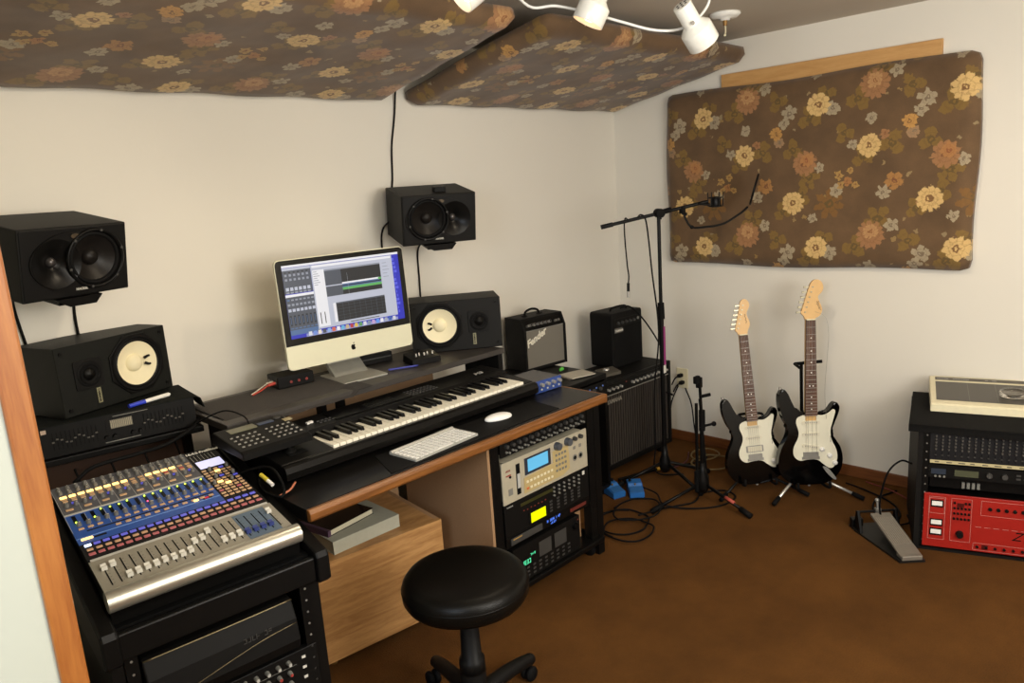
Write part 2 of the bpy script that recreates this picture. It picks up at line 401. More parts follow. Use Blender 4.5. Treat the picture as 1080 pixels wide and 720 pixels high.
# pine board and fabric panels
tag(MB().box(3.66, .994, 1.93, XW, 2.017, 2.036, bevel=.002).build('pine_board', PINE), 'bare pine board nailed to the wall above the framed fabric panel', 'board')
def fabric_panel(name, w, h, t, M, label, sag=.0, taper=0.):
    nx, ny = int(w/.04), int(h/.04)
    b = bmesh.new()
    def pt(u, v, back):
        x, y = u*w, v*h
        # rounded padded edge
        ex = min(x, w-x); ey = min(y, h-y); e = min(ex, ey)
        z = t if e > .045 else t-(.03)*(1-e/.045)**2
        wv = .003*math.sin(x*17+1)+.002*math.sin(y*23)
        rc = .035
        if ex < rc and ey < rc:
            ux, uy = rc-ex, rc-ey; m_ = max(ux, uy); l_ = math.hypot(ux, uy)
            if l_ > 1e-6:
                k_ = m_/l_; x = (rc-ux*k_) if x < w/2 else w-(rc-ux*k_); y = (rc-uy*k_) if y < h/2 else h-(rc-uy*k_)
        cx = .006*math.sin(y*9+u*3) if u in (0, 1) else 0
        cy = (.005*math.sin(x*7)-sag*math.sin(PI*u)) if v in (0, 1) else 0
        return (x+cx, y+cy, 0 if back else z+wv*(1 if e > .02 else 0))
    T = [[b.verts.new(pt(i/nx, j/ny, False)) for i in range(nx+1)] for j in range(ny+1)]
    B = [[b.verts.new(pt(i/nx, j/ny, True)) for i in range(nx+1)] for j in range(ny+1)]
    for j in range(ny):
        for i in range(nx):
            b.faces.new((T[j][i], T[j][i+1], T[j+1][i+1], T[j+1][i])); b.faces.new((B[j][i], B[j+1][i], B[j+1][i+1], B[j][i+1]))
    for i in range(nx):
        b.faces.new((B[0][i], B[0][i+1], T[0][i+1], T[0][i])); b.faces.new((T[ny][i], T[ny][i+1], B[ny][i+1], B[ny][i]))
    for j in range(ny):
        b.faces.new((T[j][0], T[j+1][0], B[j+1][0], B[j][0])); b.faces.new((B[j][nx], B[j+1][nx], T[j+1][nx], T[j][nx]))
    for f in b.faces: f.smooth = True
    me = bpy.data.meshes.new(name); b.to_mesh(me); b.free(); me.materials.append(FLORAL)
    o = bpy.data.objects.new(name, me); COL.objects.link(o); o.matrix_world = M
    tag(o, label, 'acoustic panel')
    return o
def frameM(o, x, y):
    x = Vector(x).normalized(); y = Vector(y).normalized(); z = x.cross(y)
    M = Matrix.Identity(4)
    for i in range(3): M[i][0] = x[i]; M[i][1] = y[i]; M[i][2] = z[i]; M[i][3] = o[i]
    return M
fabric_panel('fabric_panel', 1.5, .905, .065, frameM((XW-.003, 2.337, 1.066), (0, -1, 0), (0, 0, 1)), 'brown floral fabric panel hung upright on the right wall above the guitars', sag=.006)
tilt = Vector((0, -.85, .165)).normalized()
nrm = Vector((1, 0, 0)).cross(tilt)
o1 = Vector((.25, 2.705, 1.93))-nrm*.06
fabric_panel('ceiling_fabric_panel', 1.77, .85, .06, frameM(o1, (1, 0, 0), tilt), 'long brown floral fabric panel slung under the ceiling above the computer and mixing desk')
o2 = Vector((2.13, 2.705, 1.92))-nrm*.06
fabric_panel('ceiling_fabric_panel', 1.52, .87, .06, frameM(o2, (1, 0, 0), tilt), 'brown floral fabric panel slung under the ceiling in the right corner behind the spotlights')

# outlet, ceiling rosette
t = thing('wall_outlet', 'cream double wall outlet with two black plugs beside the tall amplifier', 'outlet', (XW, 2.292, .38), R_(-90))
MB().box(-.038, -.006, -.06, .038, 0, .06, bevel=.004).build('cover_plate', cream, t)
for z in (-.02, .022): MB().cyl((0, -.010, z), (0, -.005, z), .015).build('socket', mat('ivory_socket', '#c9c0a0', .5), t)
for z, dx in ((-.02, .01), (.022, 0)):
    p = MB().box(-.012+dx, -.045, z-.01, .012+dx, -.010, z+.01, bevel=.005).tube([(dx, -.043, z), (dx-.01, -.065, z-.01), (dx-.03, -.07, z-.05)], .004)
    tag(p.build('power_plug', rubber, None, (XW, 2.292, .38), (0, 0, R_(-90))), 'black power plug in the %s socket of the wall outlet' % ('lower' if z < 0 else 'upper'), 'plug')
t = thing('ceiling_rosette', 'round white ceiling lamp holder with a hanging pull chain', 'ceiling fixture', (3.05, 1.66, ZC))
MB().lathe([(0, 0), (.062, 0), (.064, -.008), (.05, -.02), (.02, -.022), (.02, -.03), (0, -.03)]).build('base', white_p, t)
MB().cyl((0, 0, -.022), (0, 0, -.05), .010, .008).build('socket', mat('brass_socket', '#8c6a3c', .4, metal=.6), t)
MB().tube([(0, 0, -.05), (.004, 0, -.07), (-.002, 0, -.085)], .003).ball((-.002, 0, -.088), .006).build('pull_chain', cream, t)

# ------------------------------------------------------------------ track spotlights
gloss_w = mat('glossy_white_enamel', '#eceae0', .25, coat=.3)
WARM = (1.0, .83, .60)
def spotlamp(loc, d, scale, label, stem_dx=(0, 0), power=16, glow=6):
    t = thing('spotlight', label, 'spotlight', loc, group='white spotlights on the ceiling')
    d = Vector(d).normalized(); s = scale
    MB().lathe([(0, -.086), (.025, -.086), (.0262, -.0855), (.0272, -.0843), (.0275, -.083), (.0275, -.0225), (.028, -.0215), (.0285, -.0208), (.0455, -.004), (.0466, -.0025), (.0472, -.001), (.0475, .001), (.0475, .050), (.0472, .0505), (.0455, .0505), (.0450, .050), (.0450, .002), (.030, -.012), (.0, -.014)], axis=d*1, m=gloss_w, M=Matrix.Scale(s, 4)).build('shade', gloss_w, t)
    v = MB(); u = d.orthogonal().normalized(); w = d.cross(u)
    for k in range(6):
        a = k*PI/3; c = -d*.0862+(u*math.cos(a)+w*math.sin(a))*.014
        v.cyl(c*s, (c-d*.0006)*s, .0035*s)
    v.cyl(-d*.0862*s, -d*.0868*s, .0035*s).build('vent', dark, t)
    MB().ball(tuple(d*.012*s), .034*s).build('bulb', mat('lit_bulb', '#ffc890', .4, emit=glow), t)
    top = Vector((stem_dx[0], stem_dx[1], ZC-loc[2]))
    st = -d*.035*s
    MB().tube([st, st+Vector((0, 0, .05*s)), (top.x, top.y, top.z-.02), (top.x, top.y, top.z)], .006, m=chrome, sub=3).lathe([(.03, top.z-.02), (.035, top.z-.012), (.035, top.z)], (top.x, top.y, 0), m=white_p).cyl(st-u*.036*s, st+u*.036*s, .006, m=chrome).build('bracket', chrome, t)
    ld = bpy.data.lights.new('spot_beam', 'SPOT'); ld.energy = power; ld.color = WARM; ld.spot_size = R_(110); ld.spot_blend = .9; ld.shadow_soft_size = .035
    lo = bpy.data.objects.new('spot_beam', ld); COL.objects.link(lo); lo.parent = t; lo.location = d*.068*s
    lo.rotation_euler = d.to_track_quat('-Z', 'Y').to_euler()
spotlamp((2.17, 1.28, 1.985), (.60, -.12, -.66), 1.05, 'white spotlight furthest right, its vented back to the room, aimed down at the right wall', (.02, .02))
spotlamp((1.965, 1.51, 2.075), (-.28, .37, -.88), 1.05, 'middle white spotlight, pointing almost straight down in front of the corner fabric panel', (.03, .02))
spotlamp((1.50, 1.56, 2.085), (-.717, .333, -.56), 1.0, 'white spotlight at the top edge of the picture with its bulb glowing orange', (.05, -.05))
tag(MB().tube([(1.80, 1.74, 2.19), (1.86, 1.69, 2.10), (1.92, 1.63, 2.095), (1.99, 1.56, 2.07), (2.05, 1.47, 2.03), (2.12, 1.40, 2.0), (2.19, 1.345, 2.0), (2.24, 1.30, 2.04), (2.27, 1.29, 2.10), (2.24, 1.33, 2.19)], .0045).build('lamp_cord', white_p), 'thin white cord drooping between the ceiling spotlights', 'cord')

# ------------------------------------------------------------------ wall speakers
cone_d = mat('dark_speaker_cone', '#26221f', .38)
logo_w = mat('pale_logo_print', '#b8b6ac', .5)
def wall_speaker(loc, yaw, tl, label, flip):
    w, d, h = .32, .25, .205
    t = thing('wall_speaker', label, 'speaker', loc, (tl, 0, yaw), 'black monitor speakers mounted on the wall')
    fx = (lambda x: w-x) if flip else (lambda x: x)
    wc = (fx(.212), .108); tc_ = (fx(.098), .103)
    cab = MB().box(0, .004, 0, w, d, h, bevel=.004).build('cabinet', blk_w, t)
    baf = MB().prism(rrect(.004, .004, w-.004, h-.004, .006), 0, .01, bevel=.002).build('baffle', blk, t)
    el = [(fx(.165)+.142*math.cos(a), .103+.090*math.sin(a)) for a in [2*PI*k/56 for k in range(56)]]
    fp = MB().prism(el, -.005, .001, bevel=.002).build('waveguide_plate', mat('satin_black_plastic', '#1c1b1a', .36), t)
    for q in (cab, baf, fp):
        carve(q, MB().cyl((wc[0], -.02, wc[1]), (wc[0], .05, wc[1]), .0785, seg=44))
        carve(q, MB().cyl((tc_[0], -.0055, tc_[1]), (tc_[0], .030, tc_[1]), .0705, .012, seg=40))
    def ring(c, prof, m, name): MB().lathe(prof, (c[0], -.005, c[1]), (0, -1, 0), seg=44).build(name, m, t)
    ring(wc, [(.088, -.002), (.088, .005), (.084, .008), (.079, .004), (.0785, -.01)], blk_m, 'woofer_rim')
    ring(wc, [(.079, -.006), (.074, .002), (.068, .0), (.065, -.006)], rubber, 'woofer_surround')
    ring(wc, [(.066, -.005), (.045, -.018), (.022, -.030), (0, -.032)], cone_d, 'woofer_cone')
    ring(wc, [(.025, -.029), (.022, -.020), (.013, -.013), (.0, -.011)], cone_d, 'dust_cap')
    ring(tc_, [(.0705, .0012), (.05, -.006), (.025, -.022), (.012, -.033), (0, -.034)], mat('waveguide_black', '#191817', .3), 'tweeter_horn')
    ring(tc_, [(.014, -.031), (.012, -.024), (.006, -.020), (0, -.019)], mat('grey_dome', '#4a4644', .3, metal=.5), 'tweeter_dome')
    for c in (wc,):
        s = MB()
        for k in range(6):
            a = k*PI/3+.3; s.cyl((c[0]+.0835*math.cos(a), -.014, c[1]+.0835*math.sin(a)), (c[0]+.0835*math.cos(a), -.010, c[1]+.0835*math.sin(a)), .004, seg=10)
        s.build('screws', grey_d, t)
    MB().prism([(fx(.155)+.013*math.cos(a), .178+.007*math.sin(a)) for a in [2*PI*k/20 for k in range(20)]], -.008, -.004).build('badge', mat('bronze_badge', '#4f4334', .4, metal=.5), t)
    text('logo_lettering', 'MACKIE.', .0095, logo_w, t, front(fx(.165), -.0056, .020), align='CENTER', bold=.0004)
    MB().prism([(.09, -.003), (w-.09, -.003), (w-.11, -.028), (.13, -.028)], .0, .02).box(.11, .02, -.026, w-.11, .16, -.002).box(.13, .15, -.02, w-.13, d+.03, -.005).build('wall_bracket', blk_m, t)
wall_speaker((.495, 2.377, 1.319), R_(16.4), R_(10.3), 'black wall speaker at left with the larger cone on its right', False)
wall_speaker((1.869, 2.464, 1.334), R_(-22.4), R_(9.8), 'black wall speaker above the computer screen with the larger cone on its left', True)
tag(MB().box(-.025, -.015, 0, .025, .02, .022, bevel=.003).build('small_black_box', blk, None, (2.05, 2.425, 1.5465), (R_(9.8), 0, R_(-22.4))), 'tiny black block sitting on top of the right wall speaker', 'box')

# ------------------------------------------------------------------ white-cone nearfield speakers
paper = mat('white_paper_cone', '#e6dcb9', .7, var=.03)
def near_speaker(loc, yaw, label, flip, body):
    w, d, h = .382, .2, .215
    t = thing('studio_monitor', label, 'speaker', loc, yaw, 'black studio monitors with white cones')
    cab = MB().box(0, .0, 0, w, d, h, bevel=.002, seg=1).build('cabinet', body, t)
    fx = (lambda x: w-x) if flip else (lambda x: x)
    c = (fx(.262), .112); c2 = (fx(.095), .118)
    def ring(c, prof, m, name, seg=40): MB().lathe(prof, (c[0], 0, c[1]), (0, -1, 0), seg=seg).build(name, m, t)
    # octagonal driver flange
    oc = [(c[0]+.103*math.cos(a), c[1]+.103*math.sin(a)) for a in [R_(22.5+45*k) for k in range(8)]]
    fl = MB().prism(oc, -.005, .001, bevel=.002).build('woofer_flange', blk_m, t)
    cut = lambda r, dd: MB().cyl((c[0], -.02, c[1]), (c[0], dd, c[1]), r, seg=40)
    carve(fl, cut(.079, .02)); carve(cab, cut(.079, .03))
    ring(c, [(.092, .004), (.09, .010), (.084, .011), (.080, .006)], rubber, 'woofer_surround')
    ring(c, [(.080, .0055), (.076, .0085), (.0715, .0035)], blk, 'woofer_roll')
    ring(c, [(.072, .0035), (.028, -.016), (.0, -.018)], paper, 'woofer_cone')
    ring(c, [(.029, -.0155), (.026, -.007), (.015, -.001), (0, .0005)], paper, 'dust_cap')
    for sgn in (1, -1):
        ax = -1 if flip else 1
        MB().tube([(c[0]+ax*.034, .008, c[1]+sgn*.008), (c[0]+ax*.042, .002, c[1]+sgn*.013), (c[0]+ax*.05, .001, c[1]+sgn*.014)], [.005, .0035], seg=8).build('lead_wire', blk, t)
    sq = rrect(c2[0]-.046, c2[1]-.046, c2[0]+.046, c2[1]+.046, .008)
    MB().prism(sq, -.004, .001, bevel=.001).build('tweeter_flange', blk, t)
    ring(c2, [(.04, .004), (.036, .008), (.030, .005), (.0, .004)], rubber, 'tweeter_ring')
    g = MB()
    for k in range(4): g.tube([(c2[0]+.03*math.cos(a), -.008, c2[1]+.03*math.sin(a)) for a in [2*PI*j/24 for j in range(25)]], .001+.0001*k, smooth_path=False) if k == 0 else None
    g.lathe([(.02, .004), (.017, .010), (0, .014)], (c2[0], 0, c2[1]), (0, -1, 0)).build('tweeter_dome', blk_m, t)
    for x in (.02, w-.02):
        for z in (.02, h-.02): MB().cyl((x, -.004, z), (x, .001, z), .006).cyl((x, -.0045, z), (x, -.003, z), .0025, m=dark).build('grille_socket', blk_m, t)
    lx = fx(.118)
    MB().box(lx-.0065, -.0015, .020, lx+.0065, .001, .068, m=mat('gold_label_plate', '#8b8768', .5)).build('label_plate', None, t)
    text('label_lettering', 'YAMAHA', .0105, blk, t, Matrix.Translation((lx-.004 if not flip else lx-.004, -.002, .066)) @ Matrix.Rotation(PI/2, 4, 'Y') @ Matrix.Rotation(PI/2, 4, 'X'), bold=.0003)
near_speaker((.565, 2.482, .953), R_(17.5), 'studio monitor with a white cone resting on the graphic equalizer at left', False, blk_g)
near_speaker((1.87, 2.467, .882), R_(-37.1), 'studio monitor with a white cone on the shelf right of the computer screen', True, blk_w)

# ------------------------------------------------------------------ equalizer and its stand
t = thing('equalizer_shelf', 'black metal shelf on a dark wooden back board carrying the graphic equalizer', 'shelf', (.44, 2.485, 0), R_(-8.3))
MB().box(-.06, -.02, .828, .50, .21, .848, bevel=.003).build('shelf_board', blk_m, t)
MB().box(-.06, .19, .03, .50, .21, .828).build('back_board', mat('dark_brown_board', '#4a3122', .7, var=.15, nscale=20), t)
for x in (-.05, .47): MB().box(x, .15, 0, x+.025, .19, .828).build('leg', blk_m, t)
t = thing('graphic_equalizer', 'black graphic equalizer with slider rows and small display beneath the left studio monitor', 'equalizer', (.484, 2.476, .85), R_(-8.5))
MB().box(0, .003, 0, .44, .215, .095, bevel=.003).build('case', blk_m, t)
MB().box(.0, 0, .0, .44, .004, .095, bevel=.001).build('front_panel', blk, t)
slot = MB().box(-.0012, -.0006, -.027, .0012, 0, .027).mesh('slider_slot', dark)
cap = MB().box(-.0035, -.006, -.002, .0035, 0, .002, bevel=.0008, seg=1).mesh('slider_cap', mat('dim_grey_cap', '#55524c', .5))
for side in (.035, .285):
    for k in range(11):
        x = side+k*.0115
        inst('slider_slot', slot, t, (x, 0, .048)); inst('slider_cap', cap, t, (x, 0, .048+.008*math.sin(k*1.3)-.002))
MB().box(.178, -.002, .045, .262, .001, .082).build('display_frame', blk, t)
dsp = MB().box(.190, -.003, .050, .252, -.0015, .077, m=mat('dim_display', '#6f6a5c', .3))
for k in range(12): dsp.box(.192+k*.005, -.0034, .052, .1935+k*.005, -.0029, .075, m=mat('display_bar', '#a89f88', .4))
dsp.build('display', None, t)
kn = MB().cyl((0, 0, 0), (0, -.010, 0), .007, .0055, seg=14).mesh('knob', blk)
for x in (.175, .198, .250, .272): inst('knob', kn, t, (x, 0, .026))
MB().box(.008, -.0015, .076, .022, 0, .088).build('maker_badge', mat('red_white_badge', '#b09a88', .5), t)
MB().box(.2, -.001, .086, .3, 0, .088).box(.17, -.001, .008, .27, 0, .0105).build('trim_line', grey_m, t)
# cloth draped on the equalizer
cb = MB()
pts = [(-.01, -.012, .098), (.44, -.012, .098), (.462, .02, .09), (.475, .1, .06), (.46, .215, .098), (-.01, .215, .098)]
cb.prism([(p[0], p[1]) for p in [(-.005, -.006), (.445, -.006), (.445, .215), (-.005, .215)]], .0955, .098, plane='xy')
cb._add([(.445, -.006, .098), (.462, .0, .088), (.474, .01, .052), (.478, .12, .045), (.464, .2, .08), (.445, .215, .098), (.445, -.006, .0955), (.458, .0, .087), (.469, .01, .053), (.472, .12, .046), (.459, .2, .079), (.445, .215, .0955)],
        [(0, 1, 4, 5), (1, 2, 3, 4), (6, 11, 10, 7), (7, 10, 9, 8), (0, 6, 7, 1), (1, 7, 8, 2), (2, 8, 9, 3), (3, 9, 10, 4), (4, 10, 11, 5)])
tag(cb.build('cloth_cover', cloth_gr, None, (.484, 2.476, .85), (0, 0, R_(-8.5))), 'thin dark cloth spread over the graphic equalizer under the studio monitor', 'cloth')
t = thing('marker_pen', 'white marker pen with a blue cap lying on the graphic equalizer', 'pen', (.735, 2.452, .955), (0, 0, R_(14)))
MB().cyl((0, 0, 0), (.055, 0, 0), .0065, .0072).build('cap', mat('blue_pen_cap', '#2b3fc0', .35), t)
MB().cyl((.055, 0, 0), (.14, 0, 0), .0065).cyl((.14, 0, 0), (.145, 0, 0), .005, .003).build('barrel', white_p, t)

# ------------------------------------------------------------------ mixing console rack
YM = R_(-4.8)
t = thing('console_rack', 'black sloping rack stand that holds the large mixing console', 'rack stand', (.355, 1.655, 0), YM)
W = .540; sl = math.tan(R_(9)); L_ = .68
for x0, x1 in ((.003, .040), (W-.038, W-.002)):
    p = [(0, .592), (0, .655), (.008, .668), (.65, .808), (L_, .80), (L_, .62), (.05, .582), (.012, .582)]
    MB().prism(p, x0, x1, bevel=.006, plane='yz').build('side_rail', blk_m, t)
for x0, x1 in ((.02, .045), (W-.045, W-.02)):
    MB().prism([(.05, 0), (.05, .60), (.56, .66), (.56, 0)], x0, x1, plane='yz').build('side_panel', mat('black_laminate', '#171513', .45), t)
for x in (.047, W-.075):
    f = MB().box(x, .045, .05, x+.028, .06, .60)
    for k in range(16): f.cyl((x+.014, .0445, .07+k*.033), (x+.014, .043, .07+k*.033), .003, m=steel, seg=8)
    f.mats = f.mats; f.build('rack_strip', blk_m, t)
MB().box(.038, .012, .590, W-.038, .03, .655, bevel=.004).build('front_apron', blk_m, t)
MB().box(.04, .50, .03, W-.04, .515, .64).box(.04, .05, .03, W-.04, .5, .05).build('carcass', dark, t)
MB().box(.040, .05, .640, W-.038, .64, .652).build('deck', dark, t)

w, d = .444, .62
t = thing('mixing_console', 'large silver and blue digital mixing console with lit buttons and a white display', 'mixer', (.399, 1.682, .716), (R_(9), 0, YM))
MB().box(0, .02, -.045, w, d, 0, bevel=.003).build('chassis', blk_m, t)
sil = mat('silver_fader_panel', '#9c9789', .42, metal=.35, var=.04)
MB().box(.0, .05, 0, w, .232, .0025).build('fader_panel', sil, t)
MB().cyl((-.004, .028, -.006), (w+.004, .028, -.006), .024, seg=32).box(-.002, .02, -.03, w+.002, .05, -.004).build('front_roll', mat('silver_roll', '#c4c1b4', .3, metal=.8), t)
MB().box(.0, .02, -.062, w, .03, -.02).build('front_plate', blk_m, t)
MB().cyl((w-.03, .032, -.044), (w-.03, .024, -.044), .008).cyl((w-.03, .0238, -.044), (w-.03, .0235, -.044), .005, m=dark).build('headphone_jack', blk, t)
MB().box(.005, .232, 0, w-.005, .243, .003).build('scribble_strip', grey_l, t)
dkp = mat('console_dark_panel', '#2c2b2b', .5)
MB().box(0, .243, 0, w, .315, .002).build('button_panel', dkp, t)
bl = mat('console_blue', '#2b519e', .45, var=.05)
MB().box(0, .315, 0, w*.80, .46, .002, m=bl).box(.0, .342, .002, w*.8, .345, .0024, m=mat('console_pale_blue', '#6f95d6', .5)).box(.03, .366, .002, w*.78, .371, .0024, m=dkp).build('meter_panel', None, t)
MB().box(0, .46, 0, w*.80, .467, .003).build('divider_strip', grey_l, t)
MB().box(0, .467, 0, w*.80, d, .002).build('channel_panel', mat('console_charcoal', '#55565c', .5), t)
MB().box(w*.80, .315, 0, w, d, .002).build('master_panel', mat('console_black', '#2a2a2c', .45), t)
for k in range(8): MB().box(k*w*.1, .467, .002, k*w*.1+.001, d, .0024).box(k*w*.1, .375, .002, k*w*.1+.001, .455, .0024).build('channel_line', grey_l, t)
text('title_lettering', '16.4.2 PreSonus', .0150, white_p, t, flat(w*.803, d-.021, .0028), bold=.0007)
MB().box(w-.016, d-.018, .002, w-.013, d-.004, .0026).box(w-.02, d-.012, .002, w-.009, d-.009, .0026).build('logo_mark', white_l, t)
for k in range(7): MB().box(w*.82+k*.0105, d-.065, .002, w*.82+k*.0105+.001, d-.031, .0025).build('index_line', white_l, t)
MB().box(w*.808, .495, .001, w*.99, .548, .004, m=dkp).box(w*.818, .499, .004, w*.98, .544, .005, m=mat('lit_white_display', '#d9d6f2', .3, emit=1.0)).build('display', None, t)
slot = MB().box(-.0013, -.062, .0, .0013, .062, .0006).mesh('fader_slot', dark)
capm = MB().prism([(-.0085, .0), (-.007, .010), (-.002, .006), (.002, .006), (.007, .010), (.0085, 0)], -.0062, .0062, plane='yz').box(-.0064, -.0006, .006, .0064, .0006, .0068, m=dkp).mesh('fader_cap', mat('silver_fader_cap', '#c9c6bb', .35))
capm.materials.clear(); capm.materials.append(MATS['silver_fader_cap']); capm.materials.append(MATS['silver_fader_cap'])
capb = capm.copy(); capb.name = 'fader_cap'; capb.materials.clear()
for q in (mat('navy_fader_cap', '#26336e', .4),)*2: capb.materials.append(q)
pos = [.88, .82, .98, .13, .13, .14, .15, .16, .12, .15, .14, .16, .55, .55, .80, .99, .15, .16, .18, .12, .13, .12, .13, .5]
pos = [.75, .80, .12, .14, .17, .17, .20, .18, .18, .22, .55, .60, .82, .17, .18, .20, .16, .15, .16, .16, .80]
n = len(pos); bluepanel = MB().box(w*(.755), .062, .0025, w*.945, .222, .003)
bluepanel.build('subgroup_panel', mat('console_steel_blue', '#566778', .45), t)
for k, p in enumerate(pos):
    x = .022+k*(w-.044)/(n-1); u = x/w
    inst('fader_slot', slot, t, (x, .142, .003))
    inst('fader_cap', capb if 16 <= k <= 19 else capm, t, (x, .085+p*.118, .0032))
tk = MB()
for k in range(n):
    x = .022+k*(w-.044)/(n-1)
    for j in range(7): tk.box(x+.004, .088+j*.018, .0026, x+.0075, .0888+j*.018, .0034 if 16 <= k <= 19 else .0029)
tk.build('fader_scale', mat('scale_print', '#56534b', .6), t)
def btn(name, col, emit=0., sx=.010, sy=.0055):
    return MB().box(-sx/2, -sy/2, 0, sx/2, sy/2, .003, bevel=.0007, seg=1).mesh(name, mat('button_'+name+col.replace('#', ''), col, .4, emit=emit))
b_sel = btn('select_button', '#7674ea', .45); b_sel_on = btn('select_button', '#cfe0ff', 2.0)
b_sol = btn('solo_button', '#c29a78'); b_mut = btn('mute_button', '#b4666a')
for k in range(21):
    x = .016+k*(w-.032)/20
    inst('select_button', b_sel_on if k == 0 else b_sel, t, (x, .304, .002), scale=(1.5, 1.9, 1))
    inst('solo_button', b_sol, t, (x, .284, .002), scale=(1.4, 1.7, 1)); inst('mute_button', b_mut, t, (x, .264, .002), scale=(1.5, 1.9, 1))
# meters in the blue panel
win = MB().box(-.0045, -.02, 0, .0045, .02, .0008).mesh('meter_window', mat('meter_dark', '#15151a', .3))
led = MB().ball((0, 0, 0), .0026, seg=8).mesh('meter_led', mat('lit_green_led', '#c8f04a', .4, emit=3.0))
ledr = MB().ball((0, 0, 0), .0022, seg=8).mesh('meter_led', mat('lit_pink_led', '#ff5a8a', .4, emit=2.5))
kb = MB().cyl((0, 0, 0), (0, 0, .010), .0062, .005, seg=14).box(-.0006, 0, .0095, .0006, .005, .0106, m=white_l)
kb.mats = [knob_g, white_l]; kbm = kb.mesh('rotary_knob')
b_or = btn('assign_button', '#c4a07a'); b_lit = btn('lit_button', '#ffcb74', 2.6, .012, .0075); b_red = btn('clip_button', '#b0504a'); b_bl = btn('blue_button', '#6c6ae6', .45)
for k in range(16):
    x = .018+k*(w*.80-.030)/15
    inst('meter_window', win, t, (x, .435, .002))
    y = [.418, None, .420, .450, .447, .447, .452, None, .450, .449, .450, .451, .449, .450, .450, .449][k]
    if y: inst('meter_led', led, t, (x, y, .0035))
    inst('rotary_knob', kbm, t, (x+.003, .402, .002), rot=(0, 0, random.uniform(-2, 2)))
    if k != 3: inst('assign_button', b_or, t, (x+.003, .383, .002), scale=(1.3, 1.5, 1))
inst('meter_led', ledr, t, (w*.42, .405, .0125))
for k in range(11): inst('assign_button', b_or, t, (.10+k*.0235, .356, .002), scale=(1.3, 1.5, 1))
inst('lit_button', b_lit, t, (.014+.008, .334, .002), scale=(2.2, 1, 1)); inst('lit_button', b_lit, t, (w*.66, .352, .002), scale=(1.1, 1.1, 1))
MB().box(.038, .330, .002, .066, .337, .0026).build('progress_window', dkp, t)
MB().box(w*.70, .345, .002, w*.755, .357, .003, m=dkp).box(w*.71, .347, .003, w*.735, .355, .0035, m=mat('lit_red_display', '#c01840', .4, emit=.8)).build('small_display', None, t)
for k in range(16):
    x = .018+k*(w*.80-.030)/15
    for y in (.600, .578, .508): inst('rotary_knob', kbm, t, (x-.001, y, .002), rot=(0, 0, random.uniform(-2, 2)), scale=(.9, .9, 1))
    lit = k in (0, 1, 2, 3, 4, 5, 6, 7, 10, 11, 12, 13)
    inst('lit_button', b_lit if lit else b_or, t, (x+.001, .556, .002), scale=(1.35, 1.6, 1))
    inst('assign_button', b_red if k in (12, 14) else b_or, t, (x+.001, .542, .002), scale=(1.3, 1.3, 1))
    inst('assign_button', b_or, t, (x+.001, .532, .002), scale=(1.3, 1.1, 1))
    if k % 2: inst('blue_button', b_bl, t, (x-.002, .518, .002), scale=(1.5, 2, 1))
    else: inst('assign_button', b_or, t, (x+.001, .487, .002), scale=(1.8, 1.6, 1))
    if k % 3 == 1: inst('blue_button', b_bl, t, (x+.001, .614, .002), scale=(.5, .6, 1))
for r in range(11):
    for c in range(5):
        x = w*.825+c*.0165; y = .486-r*.0155
        q = (r*5+c)
        if q in (7, 26, 32): me = b_lit
        elif q in (3, 17, 24): me = b_bl
        elif q in (40, 43): me = b_mut
        elif q % 3 == 1 and r in (3, 5, 0): inst('rotary_knob', kbm, t, (x, y, .002), scale=(.9, .9, 1)); continue
        else: me = b_or
        inst('lit_button' if me is b_lit else 'assign_button', me, t, (x, y, .002), scale=(1.25, 1.5, 1))
# marker writing on the tape by the roll
MB().box(.0, .049, .0022, w*.95, .060, .0032).build('label_tape', mat('worn_paper_tape', '#b9b6a8', .8), t)
scr = MB()
for k in range(5):
    x = .014+k*.014+(.02 if k > 2 else 0)
    scr.tube([(x+.003*j, .0545+.003*math.sin(j*2.3+k), .0034) for j in range(4)], .0006, seg=4)
scr.build('marker_scribble', mat('blue_ink', '#2b3a86', .6), t)

def vmap(y):
    if y <= .05: return y
    if y <= .243: return .05+(y-.05)*(.155/.193)
    return .205+(y-.243)*((d-.205)/(d-.243))
seen_m = set()
for o in [q for q in COL.objects if q.parent is t]:
    if o.location.length > 1e-6: o.location.y = vmap(o.location.y)
    elif o.name.split('.')[0] not in ('front_roll', 'front_plate', 'chassis', 'headphone_jack') and o.data.name not in seen_m:
        seen_m.add(o.data.name)
        for v in o.data.vertices: v.co.y = vmap(v.co.y)
for v in slot.vertices: v.co.y *= .8

# lower units in the console rack
t = thing('power_amplifier', 'black rack unit with a glossy bowed front under the mixing console', 'amplifier', (.355, 1.655, 0), YM)
pf = [(-.035, .430), (-.042, .455), (-.032, .510), (-.012, .552), (.0, .556), (.10, .556), (.10, .430)]
MB().prism([(p[0]+.055, p[1]) for p in pf], .080, W-.100, bevel=.004, plane='yz').build('fascia', mat('gloss_black', '#100e0c', .6), t)
MB().box(.085, .12, .425, W-.102, .42, .55).build('chassis', blk_m, t)
MB().tube([(.082, .0425, .553), (.20, .040, .5535), (.33, .040, .5535), (W-.101, .0425, .553)], .0022).tube([(.10, .0145, .44), (.22, .0135, .470), (.34, .017, .492), (W-.105, .019, .50)], .0012).build('trim_curve', mat('bronze_trim', '#6b6048', .3, metal=.8), t)
glyphs('embossed_lettering', .30, .502, .0195, 7, .013, grey_d, t, seed=6)
t = thing('rack_mixer', 'black rack mixer with red capped knobs at the bottom of the console rack', 'mixer', (.355, 1.655, 0), YM)
MB().box(.05, .043, .13, W-.05, .062, .405, bevel=.002).box(.08, .062, .14, W-.08, .42, .395).build('panel', blk, t)
